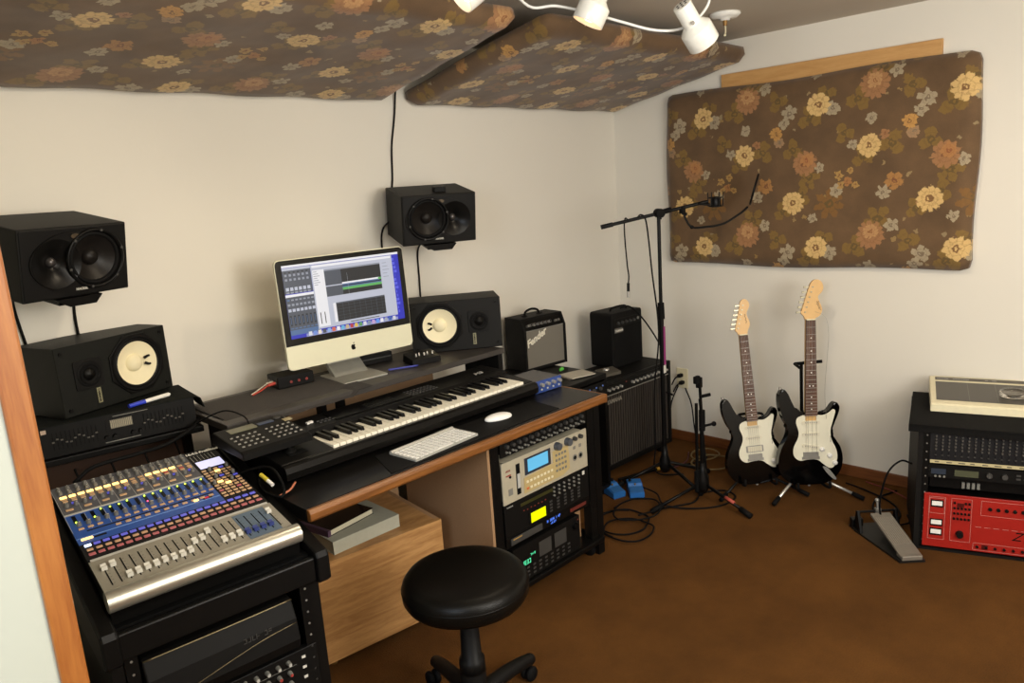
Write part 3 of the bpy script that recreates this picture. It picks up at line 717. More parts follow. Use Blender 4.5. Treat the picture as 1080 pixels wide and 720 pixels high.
kr = MB().cyl((0, 0, 0), (0, -.014, 0), .0062, .005, m=grey_m, seg=12).cyl((0, -.014, 0), (0, -.016, 0), .004, m=mat('red_knob_cap', '#9c3430', .45), seg=12).mesh('knob')
kw = MB().cyl((0, 0, 0), (0, -.014, 0), .0062, .005, m=grey_m, seg=12).cyl((0, -.014, 0), (0, -.016, 0), .004, m=grey_l, seg=12).mesh('knob')
for r in range(8):
    for c in range(12):
        inst('knob', kr if (r % 3) else kw, t, (.095+c*.0285, .043, .385-r*.029))
for r in range(8): 
    MB().box(.445, .040, .380-r*.029, .455, .043, .386-r*.029).build('push_button', white_l, t)
pl = MB()
for r in range(4): pl.box(.085, .0425, .37-r*.058, .43, .043, .3708-r*.058)
pl.build('panel_line', grey_m, t)

# ------------------------------------------------------------------ desk
lam = mat('black_desk_laminate', '#1f1d1b', .32, var=.1, nscale=8)
t = thing('desk', 'long black topped desk with a rounded wooden front edge', 'desk', (0, 0, 0))
t.location = (.905, 1.71, 0)
def D(x): return x-.905
MB().box(0, .022, .700, D(2.195), .72, .740, bevel=.002).build('desktop', lam, t)
pf = [(.018, .706), (.018, .7402), (.008, .7402), (.002, .736), (-.001, .730), (-.001, .714), (.003, .708), (.010, .706)]
MB().prism(pf, 0, D(2.2), plane='yz', bevel=.002).box(D(2.195), .0, .706, D(2.206), .72, .740, bevel=.003).build('wood_edge', EDGEW, t)
MB().box(D(1.667), .125, .0, D(1.679), .62, .699).build('side_panel', CHIP, t)
MB().box(.02, .66, .08, D(1.655), .68, .60).build('back_panel', CHIP, t)
MB().box(.0, .35, .0, .02, .66, .699).build('side_panel', blk, t)
f = MB().box(D(2.262), .12, .0, D(2.300), .16, .699)
f.build('leg', blk_m, t)
MB().box(D(2.262), .56, .0, D(2.300), .60, .699).build('leg', blk_m, t)
MB().box(D(2.19), .1, .672, D(2.300), .6, .699).build('top_bracket', blk_m, t)
# monitor shelf
t = thing('monitor_shelf', 'raised black shelf on the desk carrying the computer', 'shelf', (.93, 2.21, .74))
MB().box(0, 0, .118, 1.225, .36, .14, bevel=.002).build('shelf_board', mat('black_shelf_board', '#35312e', .45, var=.1), t)
MB().box(1.19, .005, 0, 1.215, .22, .118).build('support_panel', blk, t)
MB().box(.03, .03, 0, .055, .22, .118).build('support_panel', blk, t)
MB().box(.30, .19, .03, .98, .20, .118).build('back_strip', CHIP, t)
for x in (.42, .50): MB().box(x, .15, 0, x+.02, .19, .118).build('bracket', blk, t)
MB().box(1.217, .006, .03, 1.220, .02, .12).build('edge_strip', steel, t)
t = MB()
g = 24
vv = []
for j in range(5):
    for i in range(g+1):
        x = .95+(.52)*i/g; y = 2.193+.34*j/4+(.004*math.sin(i*1.1) if j == 0 else 0)
        z = .8815+(-.020 if j == 0 and i < 21 else 0)
        vv.append((x, y, z))
ff = [(j*(g+1)+i, j*(g+1)+i+1, (j+1)*(g+1)+i+1, (j+1)*(g+1)+i) for j in range(4) for i in range(g)]
vv2 = [(a, b, c+.002) for a, b, c in vv]
t._add([(a, b, c) for a, b, c in vv2], ff, smooth=True); t._add(vv, [f[::-1] for f in ff], smooth=True)
tag(t.build('cloth_cover', mat('charcoal_felt', '#3b3734', .9, bump=.6, bscale=900)), 'soft black cloth spread over the left end of the raised shelf', 'cloth')

# ------------------------------------------------------------------ computer
t = thing('computer', 'large silver all-in-one computer showing a music program on its screen', 'computer', (1.262, 2.40, .953), (R_(-2.5), 0, R_(-5)))
w, h = .528, .396
ca = mat('computer_aluminium', '#d8d6bc', .4, metal=.15, var=.02)
MB().prism(rrect(0, 0, w, h, .018), .0, .012, bevel=.002).build('body', ca, t)
MB().lathe([(.0, .035), (.12, .028), (.17, .0)], (w/2, .012, h*.45), (0, 1, 0), seg=32, M=None).build('back_bulge', ca, t)
MB().prism([(.003, .088), (w-.003, .088)]+[p for p in rrect(.003, .06, w-.003, h-.003, .016) if p[1] > .1], -.0022, .001).build('glass_bezel', mat('black_glass', '#0a0a0b', .12), t)
sx0, sz0, sw, sh = .025, .113, .478, .262
SM = lambda n_, c, e=.62: mat('screen_'+n_, c, .3, emit=e, var=0.)
sb = MB()
lay = [0]
def R(u0, v0, u1, v1, m):
    lay[0] += 1; y = -.0026-.00002*lay[0]
    x0, x1, z0, z1 = sx0+u0*sw, sx0+u1*sw, sz0+(1-v1)*sh, sz0+(1-v0)*sh
    sb._add([(x0, y, z0), (x1, y, z0), (x1, y, z1), (x0, y, z1)], [(0, 1, 2, 3)], m)
WP, WH, LG, DG, DK, GN, BL = SM('blue', '#2b30b8'), SM('white', '#e6e8f0'), SM('pale', '#b9bfd2'), SM('slate', '#4c525e'), SM('dark', '#26282c'), SM('green', '#5fae62'), SM('steelblue', '#4f6d9a')
MG = SM('mid', '#8d93a3')
R(0, 0, 1, 1, WP)
for k in range(14): R(.935+.004*(k % 5), .08+.06*k, .955+.006*(k % 4), .12+.06*k, SM('wave', '#5a62dc'))
R(0, 0, 1, .03, WH)
R(0, .035, .225, .07, LG); R(0, .07, .225, .385, DG)
for k in range(6):
    R(.015+k*.034, .12, .033+k*.034, .15, MG); R(.015+k*.034, .18, .033+k*.034, .21, MG); R(.012+k*.034, .30, .036+k*.034, .345, LG); R(.012+k*.034, .36, .036+k*.034, .382, MG); R(.015+k*.034, .09, .030+k*.034, .105, DK)
R(0, .395, .235, .43, WH); R(0, .43, .235, .95, DG)
for k in range(7):
    x = .008+k*.032
    R(x, .46, x+.02, .48, BL if k == 0 else MG); R(x, .52, x+.02, .55, MG); R(x, .59, x+.023, .63, LG); R(x+.002, .68, x+.018, .82, DK); R(x+.008, .70, x+.012, .80, BL); R(x, .85, x+.022, .865, BL)
R(0, .88, .235, .95, BL)
R(.225, .035, .935, .925, LG); R(.235, .045, .925, .075, WH); R(.235, .11, .33, .9, WH)
for k in range(7): R(.24, .13+k*.03, .27+.01*(k % 3), .138+k*.03, MG)
for k in range(2): R(.255+.035*k, .70, .262+.035*k, .86, DK)
R(.33, .12, .82, .345, DK); R(.33, .12, .47, .345, DG); R(.33, .12, .82, .14, MG)
R(.33, .36, .82, .5, DK); R(.33, .36, .47, .5, DG)
R(.47, .327, .80, .35, WH); R(.47, .352, .80, .37, BL); R(.79, .33, .82, .36, GN); R(.47, .40, .82, .435, GN); R(.47, .385, .82, .40, BL); R(.52, .20, .521, .5, LG)
R(.37, .60, .83, .87, DG); R(.37, .60, .395, .87, WH); R(.395, .62, .83, .865, DK); R(.75, .62, .752, .865, MG)
for k in range(5): R(.395, .65+k*.045, .83, .653+k*.045, DG)
for k in range(9): R(.40+.05*k, .625, .402+.05*k, .86, DG)
R(.50, .895, .76, .905, DK)
for k in range(5): R(.84, .13+k*.05, .88+.01*(k % 3), .138+k*.05, MG)
R(.12, .955, .93, 1, SM('dock', '#8f96c8'))
cols = ['#d8dde8', '#6f8fd8', '#e8e0d0', '#4a4f58', '#88aee0', '#d46a4a', '#e8e8ee', '#66b0d8', '#c8b088', '#b83a3a', '#e0c050', '#5a9a60', '#d8d8e0', '#8090a8', '#c0a0d0', '#6098e8', '#e8e8f0', '#a0a8b8', '#3a60a8', '#d0d4dc']
for k, c in enumerate(cols): R(.14+k*.039, .935, .167+k*.039, .99, SM('icon%d' % k, c))
sb.build('screen', None, t)
# apple mark
ap = MB()
apple = smooth_poly([(0, .0075), (.0035, .009), (.007, .0065), (.0055, .003), (.0055, -.001), (.008, -.004), (.006, -.0085), (.003, -.0105), (0, -.0095), (-.003, -.0105), (-.0065, -.0085), (-.009, -.002), (-.0085, .004), (-.005, .0088)], 3)
ap.prism([(w/2+x*1.05, .042+z*1.05) for x, z in apple], -.001, .0)
ap.prism([(w/2+x, .042+z) for x, z in [(0, .0115), (.001, .0150), (.005, .0175), (.0045, .0135)]], -.001, .0)
ap.build('logo_mark', mat('logo_black', '#101010', .3), t)
MB().prism([(.03, -.070), (.032, -.066), (.085, -.02), (.085, .08), (.095, .08), (.10, -.03), (.06, -.07)], w/2-.075, w/2+.065, plane='yz').build('stand_neck', mat('stand_aluminium', '#a3a29a', .35, metal=.5), t)
t2 = MB().prism(rrect(w/2-.098, -.085, w/2+.088, .115, .008), -.0735, -.0665, plane='xy', bevel=.002).build('stand_foot', mat('stand_aluminium', '#a3a29a', .35, metal=.5), t)
t2.rotation_euler = (R_(2.5), 0, 0)

# small gear on the shelf
t = thing('phono_interface', 'small black box with red plugs in it, left of the computer', 'audio box', (1.238, 2.45, .884), R_(-6))
MB().box(0, 0, 0, .14, .10, .045, bevel=.004).build('case', blk, t)
for k in range(4): MB().cyl((-.001, .02+k*.02, .022), (.002, .02+k*.02, .022), .006).build('socket', steel, t)
for k in range(3): MB().cyl((.05+.03*k, -.002, .02), (.05+.03*k, .001, .02), .005).build('socket', mat('red_socket', '#8a2c24', .5), t)
for k, c in enumerate(((.025, '#b23a2a'), (.045, '#d0c8b8'))):
    tag(MB().cyl((0, 0, .022), (-.03, -.002, .020), .006).tube([(-.03, -.002, .02), (-.06, -.012, .010), (-.10, -.03-.012*k, .004)], .003).build('phono_plug', mat('plug_colour_%d' % k, c[1], .4), None, (1.240+c[0]*.10, 2.45+c[0], .884), (0, 0, R_(-6))),
        ('red' if k == 0 else 'white') + ' phono plug stuck in the small black box beside the computer', 'plug')
t = thing('network_box', 'flat black box standing behind the computer foot on the shelf', 'box', (1.60, 2.49, .882), R_(-10))
MB().box(0, 0, 0, .16, .08, .04, bevel=.003).build('case', blk, t)
MB().box(.005, -.001, .02, .155, .0, .024).build('seam', grey_d, t)
t = thing('monitor_controller', 'small black control box with silver switches on the shelf before the right monitor', 'controller', (1.735, 2.30, .882), R_(-14))
MB().prism([(0, 0), (0, .022), (.09, .036), (.10, .0)], 0, .125, plane='yz', bevel=.003).build('case', blk, t)
for k in range(5): MB().cyl((.03+k*.018, .03+.01*(k % 2), .028), (.03+k*.018, .03+.01*(k % 2), .040), .0038, .003, seg=10).build('switch', chrome, t)
tag(MB().cyl((0, 0, 0), (.11, 0, 0), .004).cyl((.11, 0, 0), (.12, 0, 0), .004, .001).build('ballpoint_pen', mat('blue_pen', '#26308c', .4), None, (1.635, 2.325, .8862), (0, 0, R_(-24))), 'blue ballpoint pen lying before the computer on the raised shelf', 'pen')

# ------------------------------------------------------------------ synthesizer
t = thing('synthesizer', 'long black synthesizer keyboard lying on the desk', 'keyboard', (.955, 1.925, .74))
Ls = 1.075
prof = [(0.0, .012), (-.004, .03), (0.0, .052), (.012, .062), (.155, .074), (.17, .088), (.295, .092), (.30, .02), (.28, .004), (.02, .004)]
pl = [(0, .012), (-.004, .03), (0, .052), (.012, .060), (.012, .045), (.150, .045), (.150, .078), (.17, .086), (.295, .090), (.30, .02), (.28, .004), (.02, .004)]
kx0, kx1 = .178, 1.030
MB().prism(prof, 0, kx0, plane='yz', bevel=.003).prism(prof, kx1, Ls, plane='yz', bevel=.003).prism(pl, kx0, kx1, plane='yz').build('body', blk, t)
MB().prism([(-.016, .020), (-.018, .040), (-.012, .056), (.0, .060), (.014, .060), (.014, .012), (0, .010)], -.002, Ls+.002, plane='yz', bevel=.002).build('front_lip', mat('gloss_black_lip', '#181614', .28), t)
ky = mat('ivory_keys', '#e8e2cf', .35)
kw_ = (kx1-kx0)/36
wk = MB().box(.0011, .016, .050, kw_-.0011, .148, .069, bevel=.0012, seg=1).mesh('white_key', ky)
bk = MB().prism([(.060, .066), (.066, .080), (.148, .082), (.148, .066)], -.0062, .0062, plane='yz', bevel=.001, seg=1).mesh('black_key', mat('ebony_keys', '#0f0e0d', .3))
for k in range(36):
    inst('white_key', wk, t, (kx0+k*kw_, 0, 0))
    if k % 7 in (0, 1, 3, 4, 5) and k < 35: inst('black_key', bk, t, (kx0+(k+1)*kw_, 0, 0))
# panel furniture
MB().box(.30, .185, .087, .62, .27, .0915, bevel=.001).build('control_panel', mat('synth_panel', '#121110', .4), t)
MB().box(.44, .20, .0912, .56, .25, .0925).build('display', mat('dark_lcd', '#2a2c2a', .2), t)
bt = MB().box(-.005, -.003, 0, .005, .003, .003).mesh('panel_button', grey_d)
for r in range(4):
    for c in range(10): inst('panel_button', bt, t, (.60+c*.016, .195+r*.018, .088))
for k in range(6): inst('panel_button', bt, t, (.25+k*.016, .20, .088)); inst('panel_button', bt, t, (.25+k*.016, .22, .088))
MB().box(.225, .225, .088, .237, .236, .094, m=white_p).box(.213, .222, .088, .222, .233, .094, m=white_p).build('slider_cap', None, t)
text('model_lettering', 'M3', .036, grey_l, t, flat(.945, .195, .0915), shear=.35, bold=.0008)
MB().box(.05, .05, .066, .11, .12, .068, m=dark).build('wheel_well', None, t)
MB().lathe([(.02, .0), (.014, .01), (.006, .014), (.005, .035), (.008, .037), (.0, .04)], (.07, .085, .066)).build('joystick', blk, t)

# drum machine
t = thing('drum_machine', 'black drum machine with rows of small keys overlapping the left end of the synthesizer', 'drum machine', (.868, 1.985, .832), (R_(2), 0, R_(-1)))
t.scale = (1, .79, 1)
MB().prism([(0, 0), (0, .018), (.02, .024), (.25, .040), (.27, .03), (.27, 0)], 0, .222, plane='yz', bevel=.004).build('case', blk, t)
dm = lambda y: .0235+.0155*(y-.02)/.23
tl_ = math.atan2(.016, .23)
MB().box(.035, .19, dm(.20)+.0, .12, .235, dm(.215)+.003).build('display', mat('drum_lcd', '#6e6d58', .3), t)
MB().box(.13, .20, dm(.2)+.001, .18, .225, dm(.215)+.002).build('label_plate', mat('blue_grey_plate', '#39455e', .4), t)
kk = MB().box(-.0055, -.004, 0, .0055, .004, .004, bevel=.001, seg=1).mesh('key_button', mat('drum_keys', '#84827a', .5))
for r in range(4):
    for c in range(11):
        if c == 5: continue
        inst('key_button', kk, t, (.022+c*.0185, .05+r*.033, dm(.05+r*.033)), scale=(.75, .8, 1))
MB().cyl((.2, .225, .037), (.2, .225, .042), .012).build('dial', grey_d, t)
MB().box(.205, .170, .0355, .232, .20, .0375).build('sticker', mat('tan_sticker', '#a79a77', .7), t)
# cables by the drum machine
tag(MB().tube([(.84, 2.10, .752), (.90, 2.02, .79), (.93, 1.95, .80), (.925, 1.88, .765), (.90, 1.85, .748), (.89, 1.93, .748), (.92, 2.02, .755), (.97, 2.1, .76)], .004).build('cable', rubber), 'coil of black cable between the mixing console and the synthesizer', 'cable')
t = thing('yellow_plug', 'yellow and white jack plug among the cables beside the mixing console', 'plug', (.905, 1.93, .775), (0, 0, .3))
MB().cyl((0, 0, 0), (.005, .03, .012), .006).build('body', mat('yellow_plastic', '#c9b83c', .4), t)
MB().cyl((-.004, -.022, -.009), (0, 0, 0), .0055).build('tip', white_p, t)
tag(MB().tube([(.90, 1.86, .748), (.935, 1.865, .752), (.965, 1.885, .76), (.95, 1.875, .756)], .003).build('copper_cable', mat('copper_red_cable', '#b06a4e', .35)), 'short reddish clear cable end on the desk left of the synthesizer', 'cable')
tag(MB().tube([(.875, 2.30, .886), (.90, 2.26, .91), (.94, 2.22, .925), (.98, 2.19, .90), (.985, 2.17, .872)], .0025).build('cable', rubber), 'thin black cable looping over the back of the drum machine', 'cable')

# mat, typing keyboard, mouse, interface
tag(MB().prism([(1.20, 1.745), (1.255, 1.905), (1.98, 1.905), (1.96, 1.745)], .7405, .7425, plane='xy').build('desk_mat', mat('black_rubber_mat', '#1c1b1a', .7)), 'thin black rubber mat on the desk beneath the white keyboard and mouse', 'mat')
t = thing('computer_keyboard', 'slim white and aluminium computer keyboard at the front of the desk', 'keyboard', (1.300, 1.753, .7430), R_(4))
MB().prism(rrect(0, 0, .283, .13, .006), 0, .006, plane='xy').cyl((.003, .122, .005), (.28, .122, .005), .007).build('base', mat('keyboard_aluminium', '#bdbcb4', .35, metal=.4), t)
kc = MB().box(.0006, 0, 0, .0152, .0148, .0022, bevel=.0006, seg=1).mesh('key', white_p)
kh = MB().box(0, 0, 0, .0158, .008, .0022, bevel=.0006, seg=1).mesh('key', white_p)
sbm = MB().box(0, 0, 0, .088, .0155, .0022, bevel=.0006, seg=1).mesh('space_bar', white_p)
for r in range(5):
    for c in range(14):
        x = .0055+c*.0195
        if r == 0:
            if 4 <= c <= 8: continue
        inst('key', kc, t, (x, .006+r*.019, .006))
inst('space_bar', sbm, t, (.0055+4*.0195, .006, .006))
for c in range(14): inst('key', kh, t, (.0055+c*.0195, .101, .006))
t = thing('computer_mouse', 'smooth white computer mouse on the black mat', 'mouse', (1.745, 1.845, .7426), R_(-12))
b = bmesh.new(); bmesh.ops.create_uvsphere(b, u_segments=28, v_segments=14, radius=1)
for v in b.verts:
    x, y, z = v.co; v.co = (x*.055, y*(.030+.003*x), max(z, -.25)*.0155+.005)
me = MB(); me._merge(b, white_p, None, True); me.build('shell', None, t)
MB().prism([(.050*math.cos(a_), .025*math.sin(a_)) for a_ in [2*PI*k/28 for k in range(28)]], 0, .0015, plane='xy').build('base', grey_l, t)
t = thing('audio_interface', 'small blue fronted audio interface with silver knobs at the right end of the synthesizer', 'audio interface', (2.045, 1.940, .743), R_(-4))
MB().box(0, .004, .0, .145, .16, .047, bevel=.002).build('case', mat('slate_grey_metal', '#4b4a4c', .4, metal=.3), t)
MB().box(-.002, 0, -.001, .147, .006, .048, bevel=.001).build('front_panel', mat('interface_blue', '#2b427f', .4), t)
for k in range(4):
    MB().cyl((.035+k*.032, 0, .031), (.035+k*.032, -.014, .031), .0085, .007).build('knob', chrome, t)
    MB().cyl((.035+k*.032, 0, .012), (.035+k*.032, -.003, .012), .004).build('small_knob', grey_l, t)

# ------------------------------------------------------------------ rack under the desk
FX, FY = 1.722, 1.83; RWd = .483
t = thing('rack_stand', 'open black rack frame on casters under the right end of the desk', 'rack', (1.68, 1.83, 0))
for x in (0, .540):
    f = MB().box(x, 0, .07, x+.040, .04, .668, bevel=.002)
    for k in range(18): f.cyl((x+.02, .0, .10+k*.031), (x+.02, -.0015, .10+k*.031), .003, m=None, seg=8)
    f.build('upright', blk_m, t)
    MB().box(x, .40, .07, x+.040, .44, .668).build('upright', blk_m, t)
MB().box(-.0, -.02, .062, .60, .46, .085, bevel=.004).build('base_plate', blk_m, t)
MB().box(.0, .42, .085, .58, .43, .66).build('back_panel', dark, t)
MB().box(.04, .01, .238, .54, .40, .252, bevel=.002).build('inner_shelf', blk_m, t)
MB().box(.44, .06, .085, .54, .40, .238).build('inner_block', CHIP, t)
for x, y in ((.06, .03), (.555, .03), (.06, .41), (.555, .41)):
    c = MB().lathe([(0, -.010), (.024, -.010), (.027, -.004), (.027, .004), (.024, .010), (0, .010)], (x, y, .0272), (1, .2, 0)).box(x-.016, y-.02, .045, x+.016, y+.02, .062)
    c.build('caster', rubber, t)
def rack_panel(parent, x, z, w_, h_, m, depth=.30, ear=True):
    MB().box(x, -.006, z, x+w_, .0, z+h_, bevel=.001).build('front_panel', m, parent)
    MB().box(x+.022, .0, z+.002, x+w_-.022, depth, z+h_-.002).build('chassis', blk_m if m is not BEI else BEI, parent)
BEI = mat('beige_sampler_metal', '#a9a18c', .5)
t = thing('patch_mixer', 'black line mixer with a row of knobs at the top of the desk rack', 'rack mixer', (FX, FY, 0))
rack_panel(t, 0, .602, RWd, .055, blk)
kn2 = MB().cyl((0, -.006, 0), (0, -.018, 0), .0085, .007, seg=14).mesh('knob', grey_d)
kn3 = MB().cyl((0, -.006, 0), (0, -.012, 0), .0045, .004, seg=10).mesh('small_knob', grey_m)
for k in range(14): inst('knob', kn2, t, (.03+k*.0325, 0, .640)); inst('small_knob', kn3, t, (.03+k*.0325, 0, .618)); inst('small_knob', kn3, t, (.045+k*.0325, 0, .612))
t = thing('sampler', 'beige rack sampler with a pale blue display and cream buttons in the desk rack', 'sampler', (FX, FY, 0))
z0 = .420; rack_panel(t, 0, z0, RWd, .160, BEI)
MB().box(.02, -.0075, z0+.105, .045, -.006, z0+.11).build('maker_mark', mat('red_print', '#8e4038', .6), t)
text('lettering', 'AKAI', .010, mat('dark_red_print', '#7c2f2a', .6), t, front(.02, -.0065, z0+.122), bold=.0003)
MB().box(.028, -.0072, z0+.03, .05, -.006, z0+.055).build('cursor_grid', grey_m, t)
MB().cyl((.04, -.006, z0+.10), (.04, -.009, z0+.10), .005).build('power_button', blk, t)
MB().box(.072, -.0075, z0+.02, .092, -.006, z0+.138, m=dark).box(.075, -.010, z0+.045, .089, -.007, z0+.10, m=grey_l).build('disk_slot', None, t)
MB().box(.118, -.008, z0+.08, .262, -.006, z0+.145, m=mat('lcd_surround', '#2a303c', .4)).box(.134, -.009, z0+.090, .246, -.0078, z0+.138, m=mat('lit_cyan_lcd', '#62b4dc', .3, emit=.85)).build('display', None, t)
CRB = mat('cream_button_panel', '#b39f6e', .5)
MB().prism([(.108, z0+.012), (.112, z0+.072), (.275, z0+.078), (.275, z0+.125), (.365, z0+.125), (.37, z0+.085), (.37, z0+.028), (.33, z0+.012)], -.008, -.0055).build('button_plate', CRB, t)
bq = MB().box(-.006, -.0115, -.0045, .006, -.008, .0045, bevel=.001, seg=1).mesh('pad_button', cream)
bo = MB().box(-.006, -.0115, -.0045, .006, -.008, .0045, bevel=.001, seg=1).mesh('pad_button', mat('lit_orange_button', '#d06a3a', .4, emit=.6))
for r in range(2):
    for c in range(8): inst('pad_button', bo if (r == 0 and c == 0) else bq, t, (.126+c*.0195, 0, z0+.028+r*.026))
bg = MB().box(-.005, -.0115, -.005, .005, -.008, .005, bevel=.001, seg=1).mesh('keypad_button', grey_m)
for r in range(4):
    for c in range(4): inst('keypad_button', bg, t, (.293+c*.0175, 0, z0+.042+r*.021))
for x, r in ((.300, .0165), (.362, .0165)): MB().cyl((x, -.006, z0+.140), (x, -.026, z0+.140), r, r*.85, seg=20).build('dial', mat('slate_dial', '#4a4d52', .4), t)
for x in (.405, .44): MB().cyl((x, -.006, z0+.140), (x, -.02, z0+.140), .009, .008).build('small_dial', grey_d, t)
for x in (.405, .44):
    MB().cyl((x, -.0068, z0+.06), (x, -.0075, z0+.06), .014).cyl((x, -.0075, z0+.06), (x, -.0082, z0+.06), .008, m=dark).build('jack_socket', grey_m, t)
    MB().box(x-.007, -.007, z0+.095, x+.007, -.006, z0+.108).build('label_print', grey_m, t)
t = thing('sound_module', 'black rack sound module with a bright yellow green display under the sampler', 'sound module', (FX, FY, 0))
rack_panel(t, 0, .292, RWd, .123, blk)
MB().box(.085, -.007, .388, .265, -.006, .400).build('strip_window', mat('olive_window', '#4c4a1c', .4, emit=.15), t)
MB().box(.125, -.0075, .300, .225, -.006, .350, m=blk).box(.135, -.0085, .305, .217, -.0073, .344, m=mat('lit_yellow_lcd', '#e2e800', .3, emit=.95)).build('display', None, t)
for r in range(3):
    for c in range(6): inst('small_knob', kn3, t, (.27+c*.03, 0, .400-r*.016))
bs = MB().box(-.007, -.008, -.0035, .007, -.006, .0035).mesh('push_button', grey_d)
for r in range(4):
    for c in range(5): inst('push_button', bs, t, (.25+c*.042, 0, .350-r*.013))
rdl = MB().box(-.003, -.0075, -.002, .003, -.006, .002).mesh('status_light', mat('dim_red_light', '#8c3a2c', .4, emit=.3))
for k in range(7): inst('status_light', rdl, t, (.10+k*.02, 0, .368-.002*(k % 2)))
MB().box(.445, -.0078, .393, .458, -.006, .408).build('sticker', white_l, t)
text('lettering', 'YAMAHA', .008, grey_l, t, front(.012, -.0065, .405))
t = thing('effects_unit', 'black effects unit with blue glowing characters below the sound module', 'effects unit', (FX, FY, 0))
rack_panel(t, 0, .254, RWd, .036, blk_m)
glyphs('display_lettering', .222, .270, -.0062, 9, .011, mat('lit_blue_segment', '#4f7be8', .4, emit=1.3), t, seed=3)
glyphs('display_lettering', .23, .2575, -.0062, 7, .008, MATS['lit_blue_segment'], t, seed=5)
MB().box(.36, -.0075, .262, .46, -.006, .276).build('red_strip', mat('dim_red_strip', '#5a221a', .5), t)
MB().box(.02, -.012, .258, .19, -.006, .284, bevel=.002).box(.03, -.0128, .277, .075, -.0118, .2815, m=mat('orange_label', '#a8854a', .5)).build('disc_drawer', grey_d, t)
t = thing('tuner_receiver', 'black stereo receiver with green digits at the bottom of the desk rack', 'receiver', (FX, FY, 0))
MB().box(.03, -.0, .0865, .415, .30, .232, bevel=.002).build('chassis', blk_m, t)
MB().box(.03, -.005, .0865, .415, .0, .232, bevel=.001).build('front_panel', blk, t)
glyphs('display_lettering', .075, .150, -.0052, 4, .018, mat('lit_green_segment', '#52d69c', .4, emit=1.2), t, wd=.5, seed=8)
glyphs('display_lettering', .12, .176, -.0052, 4, .009, MATS['lit_green_segment'], t, seed=2)
MB().cyl((.385, -.005, .195), (.385, -.018, .195), .017, .015).build('volume_knob', blk_m, t)
inst('status_light', rdl, t, (.405, .001, .215))
for r in range(3):
    for c in range(9): inst('push_button', bs, t, (.07+c*.034, .001, .135-r*.016))
MB().box(.17, -.006, .15, .24, -.005, .21).box(.26, -.006, .15, .33, -.005, .21).build('door_outline', grey_d, t)

# ------------------------------------------------------------------ wooden cabinet, binder and book
t = thing('wooden_cabinet', 'low oak veneered wooden cabinet under the left part of the desk', 'cabinet', (1.068, 2.055, 0), R_(-7))
MB().box(0, 0, .028, .50, .02, .385).build('front_panel', OAK, t)
MB().box(0, .02, .028, .50, .50, .045).box(0, .02, .045, .018, .50, .385).box(.482, .02, .045, .50, .50, .385).box(.018, .482, .045, .482, .50, .385).build('carcass', CHIP, t)
MB().box(.018, .02, .367, .482, .482, .385).build('top_panel', OAK, t)
for x, y in ((.05, .04), (.45, .04), (.05, .45), (.45, .45)): MB().cyl((x, y, 0), (x, y, .028), .012, seg=14).build('foot', mat('brass_foot', '#8a6c3c', .4, metal=.7), t)
t = thing('ring_binder', 'thick pale grey binder lying on the wooden cabinet', 'binder', (1.165, 2.075, .3855), R_(-1))
gb = mat('pale_grey_board', '#a5a494', .6)
MB().box(0, 0, 0, .27, .25, .003).box(0, 0, .044, .27, .25, .047).build('cover', gb, t)
MB().box(.004, .006, .003, .262, .244, .044).build('pages', mat('pale_pages', '#b5b2a0', .8), t)
MB().box(0, -.002, 0, .27, .002, .047, bevel=.001).build('spine', gb, t)
t = thing('book', 'glossy dark covered book lying on top of the binder', 'book', (1.175, 2.115, .4330), R_(9))
MB().box(0, 0, 0, .21, .26, .0015).box(0, 0, .020, .21, .26, .0215, m=None).build('cover', mat('dark_photo_cover', '#2b211d', .22, var=.8, nscale=18), t)
MB().box(.003, .003, .0015, .207, .257, .020).build('pages', mat('cream_pages', '#c9c2a8', .8), t)
MB().box(-.001, -.001, .0, .012, .2, .0218).build('spine', mat('purple_spine', '#4a3348', .5), t)

# ------------------------------------------------------------------ stool
t = thing('stool', 'round black vinyl stool on a five-armed caster base', 'stool', (1.222, 1.475, 0), R_(12))
MB().lathe([(0, .508), (.10, .509), (.145, .507), (.165, .500), (.175, .488), (.179, .47), (.178, .448), (.170, .434), (.15, .428), (0, .428)], seg=56).build('seat', leather, t)
MB().lathe([(.1788, .474), (.1802, .4725), (.1788, .471)], seg=56).build('piping', leather, t)
MB().cyl((0, 0, .34), (0, 0, .43), .013, m=chrome).build('piston', chrome, t)
MB().lathe([(.0, .405), (.024, .405), (.025, .39), (.030, .24), (.037, .235), (.038, .20), (.036, .20), (.038, .195), (.040, .12), (.045, .08), (.0, .075)]).cyl((0, 0, .415), (0, 0, .428), .06, .09).build('column', blk, t)
for k in range(5):
    a = 2*PI*k/5+R_(-7)
    u = Vector((math.cos(a), math.sin(a), 0)); v = Vector((-u.y, u.x, 0))
    P0 = u*.02+Vector((0, 0, .105)); P1 = u*.255+Vector((0, 0, .080))
    MB().tube([P0, u*.12+Vector((0, 0, .102)), u*.2+Vector((0, 0, .092)), P1], [.026, .019], seg=12).ball(tuple(P1), .019).build('base_arm', blk, t)
    cc = u*.262+v*.012
    cst = MB()
    for s_ in (-1, 1):
        cst.lathe([(0, -.008), (.021, -.008), (.024, -.003), (.024, .003), (.021, .008), (0, .008)], (cc.x+v.x*.011*s_+u.x*0, cc.y+v.y*.011*s_, .0242), v)
    cst.cyl((P1.x, P1.y, .05), (P1.x, P1.y, .08), .007).build('caster', rubber, t)

